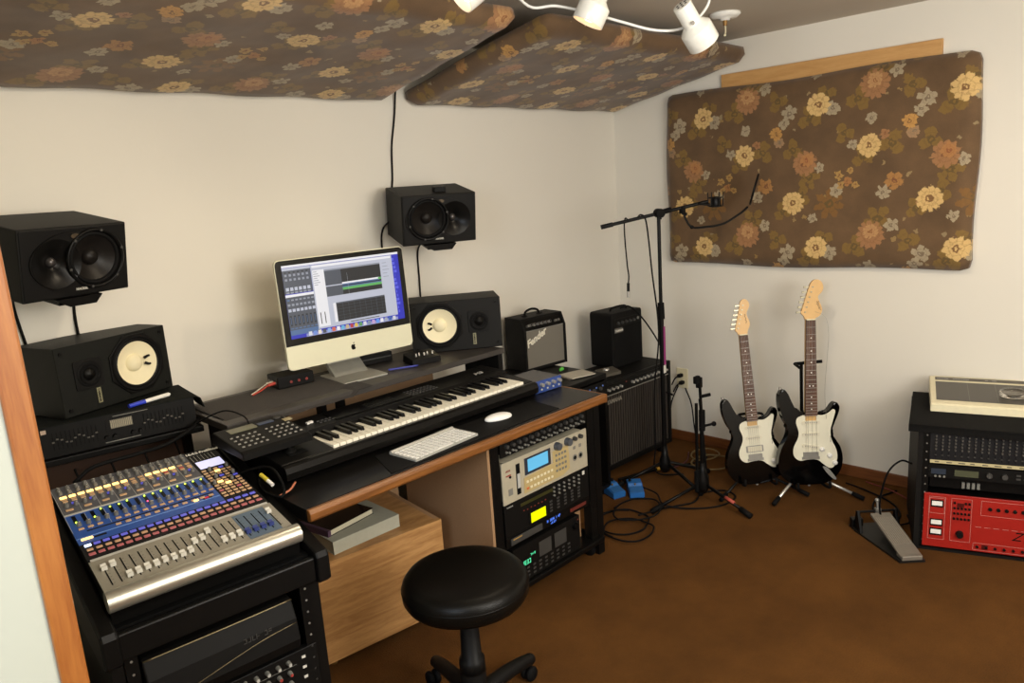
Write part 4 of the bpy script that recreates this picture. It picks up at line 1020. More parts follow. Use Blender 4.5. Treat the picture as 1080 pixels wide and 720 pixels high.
# ------------------------------------------------------------------ right-hand amplifier group
t = thing('equipment_case', 'black equipment rack case behind the right end of the desk', 'rack case', (2.33, 2.17, 0))
MB().box(.0, 0, .60, .47, .50, .628, bevel=.004).box(0, 0, .06, .02, .50, .60).box(.45, 0, .06, .47, .50, .60).box(.02, .48, .06, .45, .5, .6).box(0, 0, .04, .47, .5, .06).build('case', blk_m, t)
for x in (.03, .44):
    for y in (.04, .46): MB().cyl((x, y, 0), (x, y, .04), .015).build('foot', rubber, t)
t = thing('power_conditioner', 'black rack unit with small blue lit knobs in the equipment case', 'rack unit', (2.33, 2.17, 0))
MB().box(.02, -.004, .52, .45, .0, .595).box(.03, 0, .525, .44, .35, .59).build('chassis', blk, t)
for k in range(8):
    MB().cyl((.06+k*.05, -.004, .565), (.06+k*.05, -.014, .565), .010, .008).build('knob', grey_d, t)
    MB().cyl((.08+k*.05, -.004, .575), (.08+k*.05, -.007, .575), .004).build('light', mat('blue_light', '#5b78c0', .4, emit=.5), t)

def amp_box(t, w, d, h, slope=None):
    pass
# fender style practice amp
t = thing('guitar_amplifier', 'small guitar amplifier with silver grille cloth and script logo on the equipment case', 'amplifier', (2.60, 2.515, .629), R_(-5.4))
w, d, h = .286, .15, .268
MB().prism([(0, 0), (0, .205), (.028, h), (d, h), (d, 0)], 0, .014, plane='yz', bevel=.003).prism([(0, 0), (0, .205), (.028, h), (d, h), (d, 0)], w-.014, w, plane='yz', bevel=.003).box(.014, .03, h-.014, w-.014, d, h, bevel=.002).box(.014, .0, 0, w-.014, d, .014, bevel=.002).box(.014, d-.01, .014, w-.014, d, h-.014).build('cabinet', tolex, t)
MB().box(.014, .008, .014, w-.014, .016, .205).build('grille_cloth', mat('silver_grille_cloth', '#6f6a60', .8, var=.2, nscale=900), t)
MB().prism([(.010, .206), (.030, h-.012), (.05, h-.012), (.05, .206)], .014, w-.014, plane='yz').build('control_panel', blk_m, t)
MB().box(.014, .006, .203, w-.014, .012, .207).build('grille_trim', steel, t)
for k in range(6):
    x = .055+k*.026
    p0 = Vector((x, .019, .230)); nrm2 = Vector((0, -.94, .34))
    MB().cyl(p0, p0+nrm2*.014, .008, .0065, m=chrome).cyl(p0+nrm2*.014, p0+nrm2*.0145, .005, m=blk).build('knob', chrome, t)
for x in (.035, .225, .245): MB().cyl((x, .019, .228), (x, .006, .233), .006, m=steel).build('jack_socket', steel, t)
text('logo_lettering', 'Fender', .050, mat('silver_script', '#e4decb', .3), t, front(.022, .0065, .120, R_(-24)), shear=.4, bold=.0014, ext=.001)
MB().tube([(.075, .08, h), (.085, .08, h+.022), (.125, .08, h+.032), (.165, .08, h+.022), (.175, .08, h)], .006, sub=8).box(.062, .07, h, .085, .09, h+.004, m=None).box(.165, .07, h, .188, .09, h+.004).build('handle', rubber, t)
# magazines, tape roll
t = thing('magazine', 'loose magazines and papers fanned on the equipment case before the small guitar amplifier', 'magazine', (2.60, 2.24, .629), R_(-14))
MB().box(0, 0, 0, .16, .11, .004).build('cover', mat('magazine_cover', '#6a6258', .4, var=.7, nscale=30), t)
MB().box(.01, -.012, .004, .15, .10, .008).build('pages', mat('magazine_pages', '#b8b2a4', .6), t)
tag(MB().ball((0, 0, .012), .011, sc=(1, 1, .9), seg=10).ball((.016, .004, .010), .008, seg=8).ball((-.014, .004, .010), .008, seg=8).build('green_tassel', mat('bright_green', '#4fae3c', .5), None, (2.69, 2.36, .638), (0, 0, .4)), 'little bright green plastic bow lying on the magazines', 'trinket')

# large yamaha amp
t = thing('bass_amplifier', 'large black combo amplifier with a ribbed dark grille standing in the corner', 'amplifier', (2.82, 2.27, 0), R_(-2))
w, d, h = .665, .28, .48
z0 = .055
MB().box(0, .02, z0, .02, d, z0+h, bevel=.004).box(w-.02, .02, z0, w, d, z0+h, bevel=.004).box(.02, .02, z0+h-.02, w-.02, d, z0+h, bevel=.003).box(.02, .02, z0, w-.02, d, z0+.02, bevel=.003).box(.02, d-.012, z0+.02, w-.02, d, z0+h-.02).build('cabinet', tolex, t)
rim = MB()
for a in ((0, 0, z0, .022, .02, z0+h), (w-.022, 0, z0, w, .02, z0+h), (.022, 0, z0, w-.022, .02, z0+.025), (.022, 0, z0+h-.018, w-.022, .02, z0+h)): rim.box(*a, bevel=.003)
rim.build('front_rim', blk, t)
rib = mat('dark_brown_ribbed_cloth', '#37302a', .85)
gr = MB().box(.022, .012, z0+.025, w-.022, .018, z0+h-.075)
for k in range(31):
    x = .03+k*(w-.06)/30
    gr.box(x-.0035, .008, z0+.027, x+.0035, .012, z0+h-.077, m=None)
gr.build('grille', rib, t)
gl = MB()
for k in range(30):
    x = .03+(k+.5)*(w-.06)/30; gl.box(x-.002, .0105, z0+.027, x+.002, .0125, z0+h-.077)
gl.build('grille_groove', dark, t)
MB().box(.022, .004, z0+h-.072, w-.022, .016, z0+h-.02).build('control_panel', blk_m, t)
MB().box(.022, .002, z0+h-.077, w-.022, .012, z0+h-.072).build('trim_strip', steel, t)
for k in range(18):
    if k in (6, 7): continue
    x = .05+k*.0335
    MB().cyl((x, .004, z0+h-.044), (x, -.010, z0+h-.044), .0085, .007, m=chrome).build('knob', chrome, t)
inst('status_light', rdl, t, (.05+6.4*.0335, .008, z0+h-.03), scale=(1.5, 1, 1.5))
text('logo_lettering', 'YAMAHA', .030, mat('grey_badge', '#8f8a80', .4, metal=.4), t, front(.105, .006, z0+h-.12), bold=.001, ext=.001)
for x in (.05, w-.05):
    for y in (.05, d-.05):
        MB().lathe([(0, -.01), (.024, -.01), (.026, 0), (.024, .01), (0, .01)], (x, y, .0262), (1, 0, 0)).box(x-.018, y-.018, .045, x+.018, y+.018, z0).build('caster', rubber, t)
t = thing('practice_amplifier', 'small all-black practice amplifier standing on the large ribbed amplifier', 'amplifier', (3.158, 2.40, .536), R_(-4.2))
w, d, h = .256, .16, .305
MB().prism(rrect(0, 0, w, h, .016), .0, d, bevel=.005, seg=3).build('cabinet', tolex, t)
MB().box(.016, -.003, .018, w-.016, .002, .225, bevel=.002).build('grille', mat('black_grille_cloth', '#1c1b1a', .9, bump=.5, bscale=900), t)
MB().box(.016, -.002, .228, w-.016, .002, .272).build('control_panel', blk_m, t)
for k in range(5): MB().cyl((.05+k*.033, -.002, .248), (.05+k*.033, -.013, .248), .0085, .007).build('knob', grey_d, t)
MB().cyl((.218, -.002, .252), (.218, -.006, .252), .008).build('jack_socket', steel, t)
MB().box(.018, -.006, .196, .082, -.002, .222).build('badge', mat('grey_badge_plate', '#55524d', .4), t)
text('badge_lettering', 'YAMAHA', .016, white_l, t, front(.021, -.0065, .2025), bold=.0006)
MB().tube([(.06, .06, h), (.07, .06, h+.015), (.127, .06, h+.020), (.185, .06, h+.015), (.195, .06, h)], .006, sub=6).build('handle', rubber, t)
tag(MB().tube([(3.265, 2.42, .855), (3.30, 2.38, .862), (3.35, 2.33, .79), (3.40, 2.27, .66), (3.41, 2.245, .58), (3.40, 2.235, .48), (3.37, 2.235, .40), (3.42, 2.2, .36), (3.47, 2.24, .34), (3.53, 2.3, .32)], .0045).build('guitar_cable', rubber), 'black cable draped from the practice amplifier down over the ribbed amplifier', 'cable')
t = thing('effects_pedal', 'silver grey effects pedal lying on the left end of the large ribbed amplifier', 'pedal', (2.99, 2.34, .536), R_(-15))
MB().prism([(0, 0), (0, .016), (.07, .030), (.07, 0)], 0, .12, plane='yz', bevel=.003).build('housing', mat('grey_hammered_metal', '#6f6a60', .35, metal=.5), t)
MB().lathe([(.016, .024), (.017, .032), (.010, .036), (0, .037)], (.05, .04, 0)).build('switch', chrome, t)

# ------------------------------------------------------------------ microphone stand (tall)
hx, hy = 3.075, 2.03
t = thing('microphone_stand', 'tall black boom microphone stand in front of the ribbed amplifier', 'microphone stand', (hx, hy, 0))
MB().cyl((0, 0, .12), (0, 0, .90), .0125).lathe([(.0, .06), (.02, .06), (.03, .09), (.028, .12), (.018, .15), (.014, .20), (0, .2)]).build('lower_tube', blk_m, t)
MB().cyl((0, 0, .86), (0, 0, .94), .018, .016).build('clutch', rubber, t)
MB().cyl((0, 0, .94), (.0, 0, 1.37), .009).build('upper_tube', blk_m, t)
MB().box(-.002, -.0095, .62, .014, -.013, .82, m=None).build('sticker', mat('magenta_sticker', '#8a2a6a', .5), t)
MB().box(-.008, -.0135, .585, .012, -.012, .625).build('label', white_l, t)
for a in ((.22, -.12, .0), (-.215, .15, 0), (-.05, -.24, 0)):
    v = Vector(a); MB().tube([Vector((0, 0, .115)), v*.98+Vector((0, 0, .02))], .0085, smooth_path=False).build('leg', blk_m, t)
    MB().tube([v*.86+Vector((0, 0, .030)), v*1.02+Vector((0, 0, .014))], .013, smooth_path=False).build('rubber_foot', rubber, t)
B0 = Vector((2.875, 2.225, 1.327)); B1 = Vector((3.255, 1.87, 1.414)); H = Vector((hx, hy, 0))
MB().cyl(B0-H, B1-H, .0085).cyl(B0-H, B0-H+(B1-B0)*.11, .011, m=None).build('boom', blk_m, t)
hub = Vector((0.005, 0, 1.375))
MB().cyl(hub+Vector((-.015, -.02, 0)), hub+Vector((.015, .02, 0)), .022).cyl(hub+Vector((0, 0, -.03)), hub, .012).cyl((-.01, 0, 1.375), (.045, -.04, 1.388), .013).build('boom_clutch', rubber, t)
# microphone in shock mount
t = thing('microphone', 'small black condenser microphone held in a cage shaped shock mount', 'microphone', (3.285, 1.845, 1.40))
MB().lathe([(0, -.015), (.022, -.015), (.024, -.01), (.024, .028), (.02, .034), (0, .036)]).build('body', blk_m, t)
cg = MB()
for zz, rr in ((-.01, .034), (.03, .034)): cg.tube([(rr*math.cos(a), rr*math.sin(a), zz) for a in [2*PI*k/24 for k in range(25)]], .0025, smooth_path=False)
for k in range(6):
    a = k*PI/3; cg.cyl((.034*math.cos(a), .034*math.sin(a), -.012), (.036*math.cos(a), .036*math.sin(a), .056), .0025)
cg.cyl((-.034, .012, .0), (-.075, .045, .006), .006)
cg.build('shock_mount', blk, t)
# pop filter
t = thing('pop_filter', 'black pop filter on a curved gooseneck clamped to the microphone boom', 'pop filter', (0, 0, 0)); t.location = (3.165, 1.955, 1.388)
O = Vector((3.165, 1.955, 1.388))
MB().box(-.012, -.012, -.022, .012, .012, .012, bevel=.003).cyl((0, 0, -.02), (.02, -.01, -.028), .008).build('clamp', blk, t)
path = [Vector(p)-O for p in ((3.168, 1.953, 1.375), (3.178, 1.94, 1.33), (3.192, 1.92, 1.298), (3.24, 1.885, 1.293), (3.31, 1.82, 1.303), (3.37, 1.765, 1.345), (3.405, 1.74, 1.375))]
MB().tube(path, .0055, sub=6).ball(tuple(path[2]), .010).build('gooseneck', blk, t)
dc = Vector((3.44, 1.725, 1.455))-O; ax_ = Vector((.69, -.5, -.1)); up = Vector((.10, .05, .99)).normalized()
# disc seen nearly edge on: its normal is close to the camera's right-hand direction
up = Vector((.2, -.2, .95)).normalized(); nn = Vector((.44, -.89, -.12)); nn = (nn-up*nn.dot(up)).normalized(); side = nn.cross(up)
MB().tube([dc+(up*math.cos(a)+side*math.sin(a))*.072 for a in [2*PI*k/36 for k in range(37)]], .005, smooth_path=False).build('hoop', blk, t)
ms = MB(); ms.lathe([(.07, -.001), (0, -.001)], dc, nn, seg=36).lathe([(0, .001), (.07, .001)], dc, nn, seg=36)
ms.build('mesh_disc', mat('black_nylon', '#1b1b1e', .5), t)
# hanging microphone cable
tag(MB().tube([(3.012, 2.115, 1.355), (3.02, 2.095, 1.373), (3.03, 2.075, 1.35), (3.03, 2.06, 1.25), (3.035, 2.05, 1.1), (3.05, 2.03, .8), (3.045, 2.06, .5), (3.06, 2.075, .2), (3.10, 2.10, .03), (3.2, 2.0, .008)], .004).build('microphone_cable', rubber), 'long black cable hanging beside the tall stand down to the carpet', 'cable')
t = thing('hanging_cable', 'short black cable with a silver plug hanging from the microphone boom', 'cable', (2.966, 2.135, 1.342))
MB().tube([(0, -.01, .005), (-.004, .01, .018), (-.006, .015, -.05), (.0, .01, -.2), (.01, .01, -.26), (.004, .01, -.30)], .0035).build('lead', rubber, t)
MB().cyl((.004, .01, -.295), (.002, .01, -.335), .0075).build('plug_body', blk, t)
MB().cyl((.002, .01, -.335), (.0, .01, -.365), .0065).build('plug_tip', steel, t)

# ------------------------------------------------------------------ short mic stand
t = thing('microphone_stand', 'short black microphone stand with a folded boom between the amplifier and the guitars', 'microphone stand', (2.975, 1.755, 0))
MB().lathe([(0, .055), (.022, .055), (.034, .08), (.030, .12), (.018, .16), (.013, .20), (0, .20)]).cyl((0, 0, .15), (0, 0, .40), .010).build('lower_tube', blk_m, t)
MB().cyl((.004, 0, .36), (.004, 0, .46), .015).cyl((.004, 0, .38), (.05, -.03, .385), .006).ball((.055, -.033, .385), .012).build('clutch', rubber, t)
MB().cyl((0, 0, .44), (-.012, 0, .60), .007).build('upper_tube', blk_m, t)
MB().cyl((-.03, .01, .06), (-.028, .01, .50), .0075).cyl((.022, -.01, .12), (-.014, 0, .52), .006).build('folded_boom', blk_m, t)
MB().box(-.03, -.012, .575, -.004, .012, .625, bevel=.004).box(-.055, -.01, .60, -.02, .01, .635, bevel=.004).build('boom_clutch', rubber, t)
MB().cyl((-.012, 0, .53), (.03, -.03, .535), .008).build('wing_knob', rubber, t)
MB().box(-.045, .0, .06, -.018, .02, .17, bevel=.006).build('counterweight', rubber, t)
for a in ((-.255, .115), (-.04, -.265), (.245, .12)):
    v = Vector((a[0], a[1], 0)); MB().tube([Vector((0, 0, .10)), v*.98+Vector((0, 0, .02))], .008, smooth_path=False).build('leg', blk_m, t)
    MB().tube([v*.80+Vector((0, 0, .033)), v*1.02+Vector((0, 0, .0145))], .0135, smooth_path=False).build('rubber_foot', rubber, t)
MB().tube([Vector((-.02, -.13, .064)), Vector((-.027, -.18, .05))], .0088, smooth_path=False).build('sticker', mat('red_white_sticker', '#a8483a', .6, var=.6, nscale=150), t)

# ------------------------------------------------------------------ guitars
gbody = mat('gloss_black_lacquer', '#080707', .1, coat=0., var=0, spec=.35)
pg = mat('white_pickguard', '#dfdbc6', .35, var=.02)
maple = mat('maple_headstock', '#d0a86c', .4, var=.08, nscale=30)
rosew = wood('rosewood_fretboard', '#3f2619', '#5c3a26', (20, 20, 2), .5)
OUT = [(0, 0), (.06, .003), (.11, .022), (.148, .065), (.16, .12), (.150, .175), (.126, .215), (.105, .25), (.117, .29), (.134, .33), (.144, .365), (.137, .390), (.118, .392), (.098, .365), (.070, .342), (.035, .345), (.028, .352), (-.028, .352), (-.045, .352), (-.072, .368), (-.093, .405), (-.115, .452), (-.135, .463), (-.152, .440), (-.153, .385), (-.135, .325), (-.112, .28), (-.116, .235), (-.146, .175), (-.16, .115), (-.150, .06), (-.115, .018), (-.06, .002)]
OUT = [(x*.955, y) for x, y in OUT]
PG = [(-.05, .118), (-.02, .122), (.03, .122), (.055, .105), (.09, .080), (.115, .085), (.132, .125), (.126, .17), (.104, .215), (.098, .26), (.108, .30), (.118, .335), (.122, .355), (.110, .362), (.09, .347), (.06, .335), (.03, .338), (-.03, .338), (-.045, .335), (-.066, .325), (-.072, .30), (-.060, .262), (-.062, .23), (-.084, .185), (-.086, .15), (-.072, .128)]
PG = [(x*.955, y) for x, y in PG]
def guitar(loc, yaw, lean, roll, scale, label, big_head, bridge_pup, broken=False):
    t = thing('electric_guitar', label, 'guitar', loc, (0, 0, 0), 'black electric guitars')
    t.matrix_world = Matrix.Translation(loc) @ Matrix.Rotation(yaw, 4, 'Z') @ Matrix.Rotation(-lean, 4, 'X') @ Matrix.Rotation(roll, 4, 'Y') @ Matrix.Scale(scale, 4)
    MB().prism(smooth_poly(OUT, 4), -.022, .022, bevel=.006, seg=3).build('body', gbody, t)
    MB().prism(smooth_poly(PG, 3), -.0245, -.0215, bevel=.0008).build('pickguard', pg, t)
    MB().prism([(-.0285, .335), (.0285, .335), (.0215, .792), (-.0215, .792)], -.036, -.026).build('fretboard', rosew, t)
    MB().prism([(-.0275, .30), (.0275, .30), (.0210, .795), (-.0210, .795)], -.0265, -.006, bevel=.006).build('neck', maple, t)
    fr = MB()
    for k in range(1, 22):
        z = .145+.648*(2**(-k/12)) if True else 0
        if z < .337: break
        hw = .0285-(z-.335)/.457*.007
        fr.box(-hw, -.0372, z-.0008, hw, -.036, z+.0008)
    fr.build('frets', steel, t)
    dt = MB()
    for a, b_ in ((2, 3), (4, 5), (6, 7), (8, 9), (11, 12), (14, 15), (16, 17), (18, 19)):
        z = .145+.648*(2**(-a/12)+2**(-b_/12))/2
        for xx in ((-.008, .008) if a == 11 else (0,)): dt.cyl((xx, -.0365, z), (xx, -.0360, z), .0032, seg=10)
    dt.build('fret_markers', white_p, t)
    MB().box(-.0212, -.038, .790, .0212, -.022, .795).build('nut', cream, t)
    if big_head: hd = [(-.022, .793), (-.026, .806), (-.042, .822), (-.040, .835), (-.022, .89), (-.006, .94), (.004, .963), (.016, .975), (.032, .979), (.050, .971), (.061, .95), (.060, .93), (.050, .914), (.037, .902), (.037, .89), (.046, .868), (.055, .845), (.054, .824), (.042, .807), (.023, .798), (.022, .793)]
    else: hd = [(-.022, .793), (-.026, .803), (-.038, .816), (-.036, .83), (-.018, .89), (-.004, .94), (.001, .960), (.010, .972), (.024, .976), (.038, .969), (.047, .950), (.045, .933), (.037, .918), (.029, .903), (.032, .88), (.040, .858), (.038, .833), (.024, .806), (.021, .793)]
    MB().prism(smooth_poly(hd, 3), -.026, -.012, bevel=.001).build('headstock', maple, t)
    dlp = mat('dark_logo_print', '#3a2412', .6)
    if big_head: text('headstock_logo', 'Squier', .018, dlp, t, Matrix.Translation((.028, -.0264, .878)) @ Matrix.Rotation(R_(72), 4, 'Y') @ Matrix.Rotation(PI/2, 4, 'X'), shear=.3)
    else: MB().tube([(.018+.003*math.sin(k*2.2)+.0016*k*.4, -.0264, .898-k*.006) for k in range(9)], .0012, seg=4).build('headstock_logo', dlp, t)
    for k in range(6):
        z = .828+k*.0233; x = -.037+k*.0072+(0 if big_head else .002)
        tun = mat('tuner_metal', '#98927c', .3, metal=.85)
        MB().cyl((x+.012, -.026, z), (x+.012, -.033, z), .0035, m=tun).box(x-.018, -.022, z-.003, x, -.016, z+.003, m=tun).prism([(x-.027, z-.0055), (x-.018, z-.004), (x-.018, z+.004), (x-.027, z+.0055)], -.023, -.015, m=tun, bevel=.001).build('tuning_peg', None, t)
    ivory = mat('ivory_pickup', '#d8d2bc', .4)
    def pickup(z, ang):
        M = Matrix.Translation((0, 0, z)) @ Matrix.Rotation(ang, 4, 'Y')
        p = MB().prism(rrect(-.042, -.009, .042, .009, .008), -.029, -.024, m=ivory, M=M)
        for k in range(6): p.cyl((-.026+k*.0104, -.030, 0), (-.026+k*.0104, -.029, 0), .0028, m=steel, M=M)
        p.build('pickup', None, t)
    pickup(.302, 0); pickup(.245, 0)
    if bridge_pup:
        MB().prism(rrect(-.045, .170, .045, .205, .004), -.0275, -.024, m=steel).box(-.036, -.030, .174, .036, -.027, .201, m=ivory).build('pickup', None, t)
    else: pickup(.185, R_(10))
    MB().box(-.036, -.030, .135, .036, -.022, .160, bevel=.001).box(-.042, -.028, .124, .042, -.022, .137, bevel=.001).build('bridge', steel, t)
    for x, z in (((.052, .172), (.088, .14), (.113, .105)) if not bridge_pup else ((.092, .115),)): MB().lathe([(.012, .024), (.0115, .028), (.010, .036), (0, .037)], (x, 0, z), (0, -1, 0)).build('control_knob', white_p, t)
    MB().box(.093, -.0255, .205, .095, -.0245, .235, M=None).build('switch_slot', dark, t)
    if not bridge_pup: MB().prism(smooth_poly([(.060, .088), (.082, .078), (.120, .030), (.112, .022), (.085, .045), (.062, .075)], 3), -.025, -.0215).build('jack_plate', chrome, t)
    MB().cyl((-.135, 0, .462), (-.137, 0, .474), .006).build('strap_button', chrome, t)
    MB().cyl((0, 0, -.012), (0, 0, .001), .006).build('strap_button', chrome, t)
    st = MB()
    for k in range(6):
        if broken and k in (2, 4): continue
        st.tube([(-.026+k*.0104, -.0315, .148), (-.0175+k*.007, -.0385, .793)], .0005, smooth_path=False, seg=4)
    st.build('strings', steel, t)
    if broken:
        MB().tube([(.02, -.036, .83), (.07, -.03, .80), (.088, -.02, .72), (.080, -.02, .60), (.065, -.03, .45), (.07, -.035, .32)], .0007, seg=4).build('loose_string', mat('dull_string', '#8a8474', .4), t)
    return t
guitar((3.345, 1.395, .055), R_(-46), R_(7), R_(1.5), 1., 'black electric guitar at right with a large maple headstock and a loose broken string', True, False, True)
guitar((3.245, 1.612, .04), R_(-46), R_(9), R_(-3), .93, 'black electric guitar at left, partly behind the other, with a slim maple headstock', False, True)

def stand(loc, yaw, label, tall, legm):
    t = thing('guitar_stand', label, 'guitar stand', loc, yaw)
    top = .62 if tall else .36
    MB().cyl((0, .09, .10), (0, .12, top), .008).build('upright', blk_m, t)
    MB().lathe([(0, .07), (.020, .07), (.022, .13), (.014, .15), (0, .15)], (0, .09, 0)).build('hub', rubber, t)
    MB().tube([(-.075, -.06, .085), (-.075, -.06, .055), (-.07, -.0, .045), (-.04, .06, .075), (0, .09, .095), (.04, .06, .075), (.07, 0, .045), (.075, -.06, .055), (.075, -.06, .085)], .007).build('cradle', rubber, t)
    if tall: MB().cyl((-.03, .125, top), (.09, .095, top+.012), .008).cyl((-.03, .125, top), (-.035, .05, top), .007).build('neck_yoke', rubber, t)
    else: MB().tube([(-.05, .07, top-.01), (-.05, .11, top), (.05, .11, top), (.05, .07, top-.01)], .007).build('neck_yoke', rubber, t)
    for a, b_ in ((-.21, -.17), (.21, -.17), (.0, .27)):
        p = Vector((a, b_+.05, .014)); s_ = Vector((0, .09, .09)); e = s_+(p-s_)*.82
        MB().tube([s_, e], .007, smooth_path=False).build('leg', legm, t); MB().tube([e, p], .011, smooth_path=False).build('rubber_foot', rubber, t)
stand((3.345, 1.395, 0), R_(-46), 'tall guitar stand with chrome legs behind the right guitar', True, chrome)
stand((3.245, 1.612, 0), R_(-46), 'low black guitar stand under the left guitar', False, blk_m)

# ------------------------------------------------------------------ drum pedal
t = thing('drum_pedal', 'grey metal kick drum pedal lying on the carpet left of the red rack', 'drum pedal', (2.945, .815, 0), R_(-46))
MB().prism([(-.048, 0), (.05, 0), (.085, .30), (.085, .34), (-.10, .34), (-.10, .29)], .002, .010, plane='xy').build('base_plate', mat('dark_pedal_plate', '#2c2a27', .45, metal=.3), t)
fbm = mat('cast_grey_metal', '#8a8378', .42, metal=.45)
fb = MB().prism([(.008, .018), (.004, .026), (.27, .088), (.272, .078)], -.042, .042, plane='yz', bevel=.002)
fb.build('footboard', fbm, t)
rg = MB()
for k in range(9):
    x = -.032+k*.008; rg.prism([(.075, .0432), (.075, .0452), (.24, .0836), (.24, .0816)], x-.0018, x+.0018, plane='yz')
rg.build('footboard_ridges', mat('pale_worn_metal', '#a59d90', .4, metal=.4), t)
MB().box(-.040, .0, .010, .040, .05, .030, bevel=.004).build('heel_plate', fbm, t)
for x in (-.085, .075): MB().prism([(.25, .01), (.31, .01), (.30, .09), (.285, .095)], x-.006, x+.006, plane='yz', bevel=.002).build('post', blk_m, t)
MB().cyl((-.088, .29, .088), (.080, .29, .088), .005).build('axle', blk_m, t)
MB().cyl((0, .29, .085), (0, .30, .13), .005).box(-.012, .283, .078, .012, .303, .10, bevel=.003).ball((0, .302, .132), .009).build('beater_hub', steel, t)
MB().cyl((-.078, .30, .08), (-.078, .32, .025), .006).build('spring', steel, t)
MB().box(-.10, .31, .010, -.05, .34, .045, bevel=.004).build('hoop_clamp', blk_m, t)

# ------------------------------------------------------------------ right rack
RY = math.atan2(-.94, .34)
RL = (3.076, .852, 0)
t = thing('equipment_rack', 'low black rack cabinet against the right wall holding a red unit', 'rack', RL, RY)
MB().box(0, .0, .012, .020, .44, .50).box(.53, 0, .012, .55, .44, .50).box(0, .0, 0, .55, .44, .012).box(.02, .42, .012, .53, .44, .5).build('carcass', mat('black_rack_panel', '#201e1c', .55), t)
f = MB().box(.020, -.002, .02, .042, .008, .50, m=blk_m)
for k in range(14): f.cyl((.031, -.002, .045+k*.034), (.031, -.004, .045+k*.034), .003, m=steel, seg=8)
f.build('rack_strip', None, t)
MB().box(.508, -.002, .02, .53, .008, .50).build('rack_strip', blk_m, t)
MB().box(0, .0, .50, .55, .44, .516).build('top_board', blk_m, t)
tag(MB().box(-.035, -.012, .517, .60, .47, .530, bevel=.003).box(-.035, -.012, .500, .60, -.006, .53).build('felt_pad', felt, None, RL, (0, 0, RY-R_(5))), 'black felt pad overhanging the top of the low rack', 'pad')
t = thing('rack_mixing_console', 'dark rack mixer with faders and a strip of white tape in the low rack', 'mixer', RL, RY)
MB().box(.042, -.004, .385, .508, .004, .497).box(.05, .004, .39, .5, .3, .495).build('panel', mat('charcoal_panel', '#2c2b2d', .5), t)
kq = MB().cyl((0, -.004, 0), (0, -.014, 0), .0038, .003, seg=8).mesh('knob', mat('dim_knob', '#504d48', .5))
for r in range(5):
    for c in range(20):
        inst('knob', kq, t, (.062+c*.022, 0, .488-r*.0135))
fs = MB().box(-.001, -.0048, -.013, .001, -.004, .013, m=dark).box(-.003, -.010, -.002, .003, -.004, .002, m=grey_d).mesh('fader')
for c in range(20): inst('fader', fs, t, (.062+c*.022, 0, .410))
MB().box(.044, -.0055, .375, .508, -.003, .388).build('label_tape', mat('yellowed_tape', '#b9ad83', .7), t)
sc2 = MB()
for k in range(11): sc2.box(.06+k*.04, -.0058, .379, .075+k*.04+.004*(k % 3), -.0053, .383)
sc2.build('marker_writing', mat('dark_ink', '#4a4438', .7), t)
t = thing('reverb_unit', 'black rack effects unit with a dark green display in the low rack', 'effects unit', RL, RY)
MB().box(.042, -.004, .315, .508, .004, .368).box(.05, .004, .318, .5, .25, .366).build('panel', blk, t)
MB().box(.13, -.0055, .327, .21, -.0035, .352).build('display', mat('olive_lcd', '#4c4f3c', .3), t)
MB().box(.050, -.005, .330, .10, -.0038, .352).build('label_plate', mat('blue_black_label', '#27303e', .4), t)
for k in range(2): MB().cyl((.245+k*.05, -.004, .342), (.245+k*.05, -.016, .342), .010).build('knob', grey_d, t)
for r in range(2):
    for c in range(6): inst('push_button', bs, t, (.34+c*.024, .003, .335+r*.014))
for k in range(3): MB().cyl((.065+k*.015, -.004, .322), (.065+k*.015, -.010, .322), .004).build('small_knob', grey_m, t)
t = thing('spare_unit', 'dark recessed unit with a few grey buttons just above the red unit', 'rack unit', RL, RY)
MB().box(.05, .03, .262, .5, .3, .305).build('chassis', blk_m, t)
for k in range(4): MB().box(.16+k*.017, .022, .268, .170+k*.017, .03, .292).build('lever', grey_m, t)
t = thing('red_preamp', 'bright red rack unit with white meters at the bottom of the low rack', 'rack unit', RL, RY)
red = mat('red_enamel_panel', '#9c1d15', .38, var=.04)
MB().box(.030, -.008, .022, .522, .0, .248, bevel=.001).box(.05, .0, .03, .5, .3, .24, m=blk_m).build('panel', red, t)
pl_ = mat('panel_print', '#b98078', .6)
def outline(x0, z0, x1, z1):
    q = MB(); e = .0012
    for a in ((x0, z0, x1, z0+e), (x0, z1-e, x1, z1), (x0, z0, x0+e, z1), (x1-e, z0, x1, z1)): q.box(a[0], -.0086, a[1], a[2], -.0079, a[3])
    q.build('printed_border', pl_, t)
outline(.048, .055, .105, .236); outline(.125, .055, .195, .236); outline(.225, .175, .51, .236); outline(.205, .028, .51, .058); outline(.050, .165, .103, .23)
for z in (.205, .125, .085):
    MB().box(.054, -.0095, z-.013, .098, -.008, z+.017, m=blk).box(.058, -.0105, z-.006, .094, -.0093, z+.012, m=white_p).build('meter', None, t)
MB().box(.145, -.010, .200, .168, -.008, .217).build('digit_window', mat('dark_red_window', '#4a0f0e', .3), t)
kz = MB().cyl((0, -.008, 0), (0, -.015, 0), .0042, seg=10).mesh('small_knob', blk)
for r in range(4):
    for c in range(5):
        if r == 0 and 1 <= c <= 2: continue
        inst('small_knob', kz, t, (.136+c*.0125, 0, .218-r*.022))
MB().cyl((.158, -.008, .088), (.158, -.026, .088), .014, .012, seg=20).build('dial', blk, t)
for k in range(9): inst('small_knob', kz, t, (.255+k*.027, 0, .205), scale=(1.6, 1, 1.6))
for k in range(10): inst('small_knob', kz, t, (.22+k*.03, 0, .043), scale=(1.2, 1, 1.2))
MB().box(.235, -.010, .034, .256, -.008, .052).build('digit_window', MATS['dark_red_window'], t)
for k in range(8): MB().box(.21+k*.03, -.0086, .125, .23+k*.03, -.008, .1265).build('printed_line', pl_, t)
